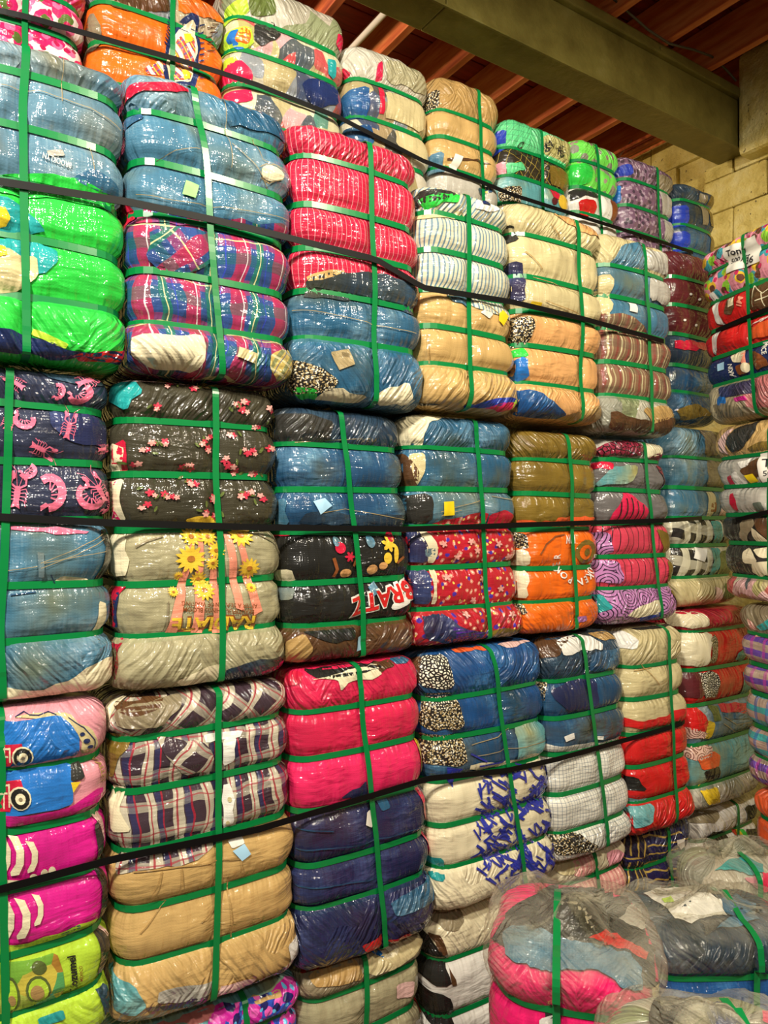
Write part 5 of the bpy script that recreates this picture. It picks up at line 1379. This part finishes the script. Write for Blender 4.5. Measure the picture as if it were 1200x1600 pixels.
b.patch('royal', [(788, 200), (800, 198), (800, 225), (794, 235), (788, 225)]); b.patch('cream_grid', [(850, 208), (895, 222), (900, 262), (852, 240)]); b.patch('palm_black', [(800, 228), (822, 226), (818, 240), (800, 242)]); b.patch('charcoal', ell(878, 236, 7, 10), 'print'); b.patch('charcoal', ell(855, 228, 6, 9), 'print'); b.text('G', 'black', (812, 221), (11, -1), (1, 11)); b.text('E 6 H', 'black', (853, 222), (9, 3), (0, 11)); b.patch('mint_grid', [(800, 252), (818, 252), (824, 264), (802, 268)]); b.patch('olive', [(860, 255), (900, 270), (902, 300), (862, 284)])
b.patch('foil', [(796, 292), (818, 290), (820, 318), (798, 318)]); b.patch('pink', [(790, 250), (800, 248), (801, 268), (792, 272)]); b.patch('crimson', [(862, 292), (878, 300), (876, 312), (866, 308)]); b.patch('sun_yellow', ell(885, 314, 11, 12), 'print'); b.patch('maroon', ell(868, 314, 5, 6), 'print')
b = Bale('bright green bale with grey splatter over white and red cloth', (901, 976), (222, 465), [257, 298, 337, 377, 415], (934, 950), ['camo_lime', 'camo_lime', 'white', 'white', 'taupe', 'taupe'], ('y', YB), **kc)
b.patch('green', [(903, 252), (925, 256), (925, 285), (904, 286)]); b.patch('charcoal', [(904, 295), (918, 294), (940, 303), (936, 310), (918, 304), (906, 312)]); b.patch('red', [(910, 312), (930, 312), (934, 335), (914, 338)]); b.patch('rust', [(954, 310), (974, 316), (978, 345), (962, 350)])
b = Bale('purple and grey wrapped bale on the back row near the end wall', (978, 1062), (256, 495), [292, 333, 372, 410, 447], (1030, 1037), ['purple_grey'] * 6, ('y', YB), **kc)
b.patch('royal', [(976, 258), (990, 254), (994, 270), (978, 276)]); b.patch('silver', [(1034, 290), (1058, 302), (1062, 342), (1038, 332)]); b.patch('taupe', [(1026, 272), (1040, 272), (1060, 285), (1062, 306), (1034, 292)]); b.patch('silver', [(1038, 340), (1060, 350), (1060, 385), (1040, 370)]); b.patch('blue', [(976, 285), (984, 284), (984, 310), (977, 312)])
b = Bale('dark teal wrapped bale deepest in the corner below the beam', (1064, 1126), (292, 500), [318, 357, 393, 430, 465], (1100, 1101), ['denim_slate', 'denim_slate', 'denim_dark', 'denim_dark', 'denim_dark', 'denim_dark'], ('y', YB), vstrap=False, **kc)
b.patch('royal', [(1062, 320), (1078, 320), (1080, 352), (1063, 352)]); b.patch('royal', [(1062, 362), (1080, 362), (1080, 390), (1063, 390)]); b.patch('taupe', [(1094, 300), (1106, 306), (1108, 352), (1098, 350)]); b.patch('olive', [(1108, 305), (1130, 310), (1132, 355), (1110, 352)]); b.patch('olive', [(1108, 362), (1130, 362), (1130, 392), (1112, 392)])

# ============ stack along the end wall
RP = ('p', 2.60, 1.66, -108)      # a point on the faces of the end-wall stack, and their facing
b = Bale('bale of pink children print over red lettered cloth, handwritten white card', (1084, 1222), (356, 652), [394, 446, 495, 541, 588], (1158, 1178), ['kids_print', 'kids_print', 'red', 'red', 'navy', 'mixed_warm'], RP, (12, 4), row='r3', group=GR)
b.patch('white', [(1104, 460), (1113, 455), (1122, 490), (1128, 508), (1116, 505)]); b.patch('brown', [(1160, 452), (1180, 444), (1200, 436), (1200, 478), (1170, 486)], 'lettered_print'); b.patch('brown', [(1132, 462), (1142, 456), (1148, 478), (1142, 492), (1130, 490)], 'print')
fan(b, 'letter_outline', 'cream', [stroke([(1172, 446), (1190, 458), (1200, 450)], 1.6), stroke([(1172, 446), (1176, 480)], 1.6), stroke([(1180, 470), (1200, 462)], 1.6), stroke([(1134, 468), (1143, 464), (1146, 476), (1138, 480), (1134, 468)], 1.3), stroke([(1166, 462), (1168, 486)], 1.3), stroke([(1188, 458), (1192, 478)], 1.3)])
b.text('IM', 'coral', (1158, 480), (2, -16), (-10, -3), bold=.02)
b.patch('orange_red', [(1168, 512), (1200, 500), (1236, 488), (1236, 512), (1166, 532)]); b.patch('white', [(1111, 520), (1124, 516), (1120, 545), (1112, 556)]); b.patch('pale_pink', [(1168, 508), (1200, 492), (1200, 496), (1172, 508)])
b.patch('cream', [(1139, 556), (1150, 549), (1160, 546), (1162, 552), (1158, 566), (1146, 566)], 'shirt_print'); b.patch('coral', [(1156, 552), (1163, 548), (1165, 568), (1158, 567)], 'shirt_print'); b.patch('rust', [(1149, 572), (1162, 567), (1170, 566), (1166, 582), (1152, 586)], 'shirt_print'); b.patch('cream', ell(1164, 574, 6, 8), 'shirt_print', .005); b.patch('rust', [(1170, 548), (1188, 552), (1200, 562), (1200, 570), (1180, 578), (1172, 566)], 'shirt_print')
b.text('AKIN', 'white', (1148, 588), (-1.6, -8.5), (-10, 1), bold=.02); b.text('MICE', 'white', (1186, 534), (3, 9), (11, -3), bold=.02)
b.tagpaper('paper_blue', [(1121, 569), (1132, 565), (1132, 577), (1122, 580)], 'sticker')
b.patch('denim_navy', [(1120, 605), (1140, 600), (1172, 590), (1180, 612), (1130, 622)]); b.patch('magenta', [(1148, 622), (1165, 618), (1168, 625), (1152, 628)]); b.patch('blue', [(1120, 622), (1135, 618), (1138, 630), (1122, 634)]); b.patch('taupe', [(1112, 630), (1200, 640), (1215, 650), (1120, 655)])
b.tagpaper('paper_white', [(1133, 389), (1182, 367), (1187, 408), (1136, 428)], 'price_card', .0058)
for tx, o, r in (('Toniy', (1138, 401), (11.5, -3.6)), ('500 pcs', (1139, 412), (9.5, -3.6)), ('36', (1163, 413), (14, -4))):
    b.text(tx, 'ink', o, r, (-1, -r[0] * 1.05), 'handwriting', .0076, bold=.02, shear=.2)
b = Bale('bale of brown white and grey garments with a yellow tag by the end wall', (1100, 1232), (651, 946), [707, 756, 803, 850, 905], (1195, 1200), ['tan', 'silver', 'silver', 'charcoal', 'charcoal', 'clear_kids'], RP, (24, 20), row='r2', group=GR)
b.patch('charcoal', [(1132, 692), (1142, 668), (1175, 655), (1178, 672), (1160, 700), (1140, 708)]); b.patch('pale_pink', [(1118, 690), (1130, 672), (1140, 668), (1132, 690), (1134, 712), (1122, 706)]); b.patch('olive', [(1165, 700), (1200, 688), (1230, 684), (1230, 698), (1170, 706)])
b.patch('brown', [(1156, 735), (1170, 722), (1184, 712), (1184, 742), (1175, 750), (1160, 740)]); b.patch('white', [(1150, 722), (1172, 714), (1168, 728), (1158, 732)]); b.patch('white', [(1140, 742), (1150, 736), (1165, 755), (1144, 762)]); b.patch('crimson', [(1132, 745), (1140, 742), (1142, 758), (1134, 760)]); b.tagpaper('paper_yellow', [(1163, 743), (1175, 740), (1182, 752), (1168, 755)], 'sticker')
b.tagpaper('paper_white', [(1182, 709), (1214, 702), (1214, 748), (1186, 754)], 'price_card', .0058); b.text('T', 'ink', (1188, 730), (18, -2), (0, -19), 'handwriting', .0076); b.text('500', 'ink', (1190, 744), (11, -2), (0, -12), 'handwriting', .0076)
b.patch('crimson', [(1140, 772), (1146, 770), (1152, 795), (1146, 800)]); b.patch('denim_sky', [(1178, 786), (1190, 784), (1192, 796), (1180, 798)]); b.patch('taupe', [(1158, 814), (1174, 810), (1180, 818), (1168, 835), (1160, 850), (1152, 848)]); b.patch('brown', [(1176, 810), (1205, 805), (1210, 850), (1196, 846), (1180, 822)]); b.patch('cream', [(1174, 824), (1184, 830), (1196, 848), (1176, 848)]); b.patch('cream', [(1160, 862), (1168, 855), (1186, 875), (1184, 882), (1164, 880)]); b.patch('cream', [(1172, 894), (1178, 880), (1210, 872), (1215, 900), (1180, 902)]); b.patch('cream', [(1174, 858), (1210, 854), (1210, 874), (1190, 872)])
b = Bale('bale of purple and teal blocky patterned fabric under the grey garments bale', (1140, 1266), (946, 1252), [1000, 1050, 1098, 1152, 1202], (1222, 1224), ['taupe', 'pixel_purple', 'pixel_purple', 'pixel_teal', 'pixel_teal', 'pixel_purple'], RP, (18, 8), row='r1', group=GR)
b.patch('teal', [(1180, 978), (1200, 966), (1220, 962), (1220, 980), (1186, 986)]); b.patch('pink_check', [(1164, 965), (1176, 975), (1184, 995), (1172, 995)])
b = Bale('coral wrapped bale at the foot of the stack along the end wall', (1164, 1284), (1254, 1560), [1306, 1356, 1406, 1456, 1506], (1240, 1242), 'orange_red', RP, row='r0', group=GR)

# ============ black tie straps
cord('black tie strap crossing the back row of bales below the ceiling', 'tb', [(-30, 5), (0, 15), (267, 92), (340, 114), (400, 134), (527, 185), (660, 254), (740, 283), (800, 307), (905, 340), (1087, 397)])
cord('black tie strap crossing the uppermost front row of bales', 't3', [(-40, 275), (0, 282), (207, 316), (333, 343), (400, 359), (587, 406), (660, 450), (800, 472), (912, 498), (1047, 535)])
cord('black tie strap running level across the lobster print and orange bales', 't2', [(-40, 806), (0, 808), (170, 817), (400, 824), (640, 827), (820, 820), (1050, 813), (1145, 809)])
cord('black tie strap rising from magenta bale to red bale', 't1', [(-40, 1402), (0, 1391), (175, 1343), (400, 1296), (667, 1216), (790, 1204), (873, 1186), (1040, 1140), (1080, 1128)])
cord('black tie strap over the bale with the handwritten white card', 'r3', [(1112, 518), (1130, 511), (1165, 495), (1200, 481), (1236, 466)])
cord('black tie strap over the brown and grey garments bale', 'r2', [(1142, 815), (1170, 808), (1200, 800), (1240, 790)])
# ------------------------------------------------------------------ loose bales standing in the foreground
GF = 'bales standing on the floor in front of the rows'
def fbale(label, px, d, W, depth, H, yaw, straps, v, mats, top=.10, dome=.05):
    lat = (px - CX) / F_PX * d
    p = FWD * d + RGT * lat
    return Bale(label, None, None, [H - q for q in straps], (px, px), mats, ('y', 1.0), depth=depth, group=GF, top=top, dome=dome, rc=.09,
                world=dict(front=(p[0], p[1]), front_px=px, W=W, H=H, yaw=math.radians(yaw), v=v))
b = fbale('hot pink bale with blue denim on top under loose clear plastic', 893, 1.46, .33, .38, .965, -47, (.09, .25, .41, .57, .73), -.03, ['fuchsia', 'fuchsia', 'fuchsia', 'fuchsia', 'fuchsia', 'fuchsia'])
b.toppatch('charcoal', [(770, 1470), (800, 1420), (860, 1385), (960, 1370), (1060, 1390), (1110, 1440), (1110, 1500), (1040, 1548), (1000, 1540), (930, 1505), (850, 1500), (800, 1490)])
b.toppatch('silver', [(860, 1405), (945, 1400), (965, 1425), (930, 1450), (880, 1455), (862, 1430)], off=0.0050)
b.toppatch('denim_sky', [(786, 1462), (800, 1450), (850, 1456), (890, 1470), (940, 1482), (985, 1496), (1002, 1515), (1000, 1548), (975, 1545), (935, 1518), (890, 1518), (845, 1518), (810, 1508), (790, 1492)], off=0.0074)
b.toppatch('red', [(920, 1466), (945, 1458), (985, 1478), (1010, 1492), (1004, 1502), (975, 1488), (945, 1482)], off=0.0087)
b.toppatch('silver', [(965, 1440), (985, 1420), (1010, 1412), (1035, 1430), (1040, 1450), (1012, 1446), (1000, 1456)], off=0.0087)
b.toppatch('pale_pink', [(1052, 1500), (1060, 1465), (1068, 1478), (1064, 1500)], off=0.0087)
b.toppatch('khaki', [(1012, 1545), (1050, 1520), (1085, 1500), (1092, 1512), (1060, 1535), (1015, 1560)], off=0.0074)
b.patch('charcoal', [(850, 1586), (862, 1578), (876, 1582), (876, 1600), (852, 1600)]); b.patch('white', [(842, 1598), (875, 1594), (876, 1612), (842, 1612)])
b.text('ga', 'tan_dark', (855, 1572), (10, 0), (0, -11))
b.film()

b = fbale('dark jeans bale with a crumpled white garment, plastic-wrapped, in the foreground', 1150, 1.80, .44, .27, .835, -30, (.10, .26, .42, .58, .74), .06, ['denim_slate', 'denim_deep', 'denim_deep', 'denim_deep', 'denim_deep', 'denim_deep'])
b.toppatch('taupe', [(1030, 1372), (1085, 1362), (1140, 1372), (1160, 1392), (1120, 1400), (1060, 1395), (1035, 1390)], off=0.0050)
b.toppatch('white', [(1005, 1398), (1050, 1385), (1110, 1400), (1122, 1408), (1136, 1430), (1100, 1434), (1080, 1446), (1060, 1440), (1035, 1415)], 'white_garment', off=0.0074)
b.toppatch('denim_mid', [(1122, 1410), (1150, 1398), (1180, 1415), (1175, 1440), (1140, 1432)], off=0.0062)
b.toppatch('denim_sky', [(1120, 1455), (1140, 1438), (1165, 1432), (1185, 1440), (1160, 1450)], off=0.0087)
b.toppatch('charcoal', [(1095, 1440), (1135, 1436), (1118, 1456), (1100, 1462)], off=0.0062)
b.toppatch('lime', [(1036, 1409), (1052, 1406), (1054, 1412), (1042, 1415)], off=0.0099)
b.film(.014, .016)

b = fbale('clear plastic bag of teal and pink clothes behind the dark jeans bale', 1185, 2.22, .34, .22, .80, -30, (.13, .28, .43, .58, .72), .0, ['clear_grey', 'pink', 'rose', 'rose', 'rose', 'rose'], .11, .04)
b.toppatch('teal', [(1118, 1362), (1140, 1345), (1165, 1340), (1192, 1350), (1194, 1366), (1165, 1368), (1150, 1360)], off=0.0062)
b.toppatch('pink', [(1160, 1374), (1185, 1368), (1196, 1380), (1180, 1388)], off=0.0062); b.toppatch('rose', [(1190, 1366), (1215, 1360), (1215, 1400), (1192, 1392)], off=0.0074)
b.film(.014, .02)

b = fbale('grey plastic-wrapped bale of mixed black and pink clothes at lower right edge', 1180, 1.06, .33, .24, 1.025, -33, (.10, .26, .42, .58, .74), .05, ['clear_grey', 'mixed_warm', 'mixed_warm', 'mixed_warm', 'mixed_warm', 'mixed_warm'])
b.toppatch('charcoal', [(1012, 1585), (1030, 1562), (1060, 1548), (1095, 1542), (1080, 1570), (1060, 1600), (1015, 1610)], off=0.0050)
b.toppatch('cream', [(1078, 1530), (1100, 1518), (1130, 1512), (1150, 1520), (1120, 1540), (1090, 1540)], off=0.0056)
b.toppatch('white', [(1110, 1530), (1135, 1515), (1165, 1495), (1200, 1520), (1210, 1545), (1150, 1545)], off=0.0068)
b.toppatch('denim_navy', [(1105, 1575), (1140, 1570), (1165, 1600), (1110, 1615)], off=0.0062); b.toppatch('fuchsia', [(1188, 1565), (1215, 1555), (1215, 1610), (1192, 1600)], off=0.0062)
b.film(.012, .018)
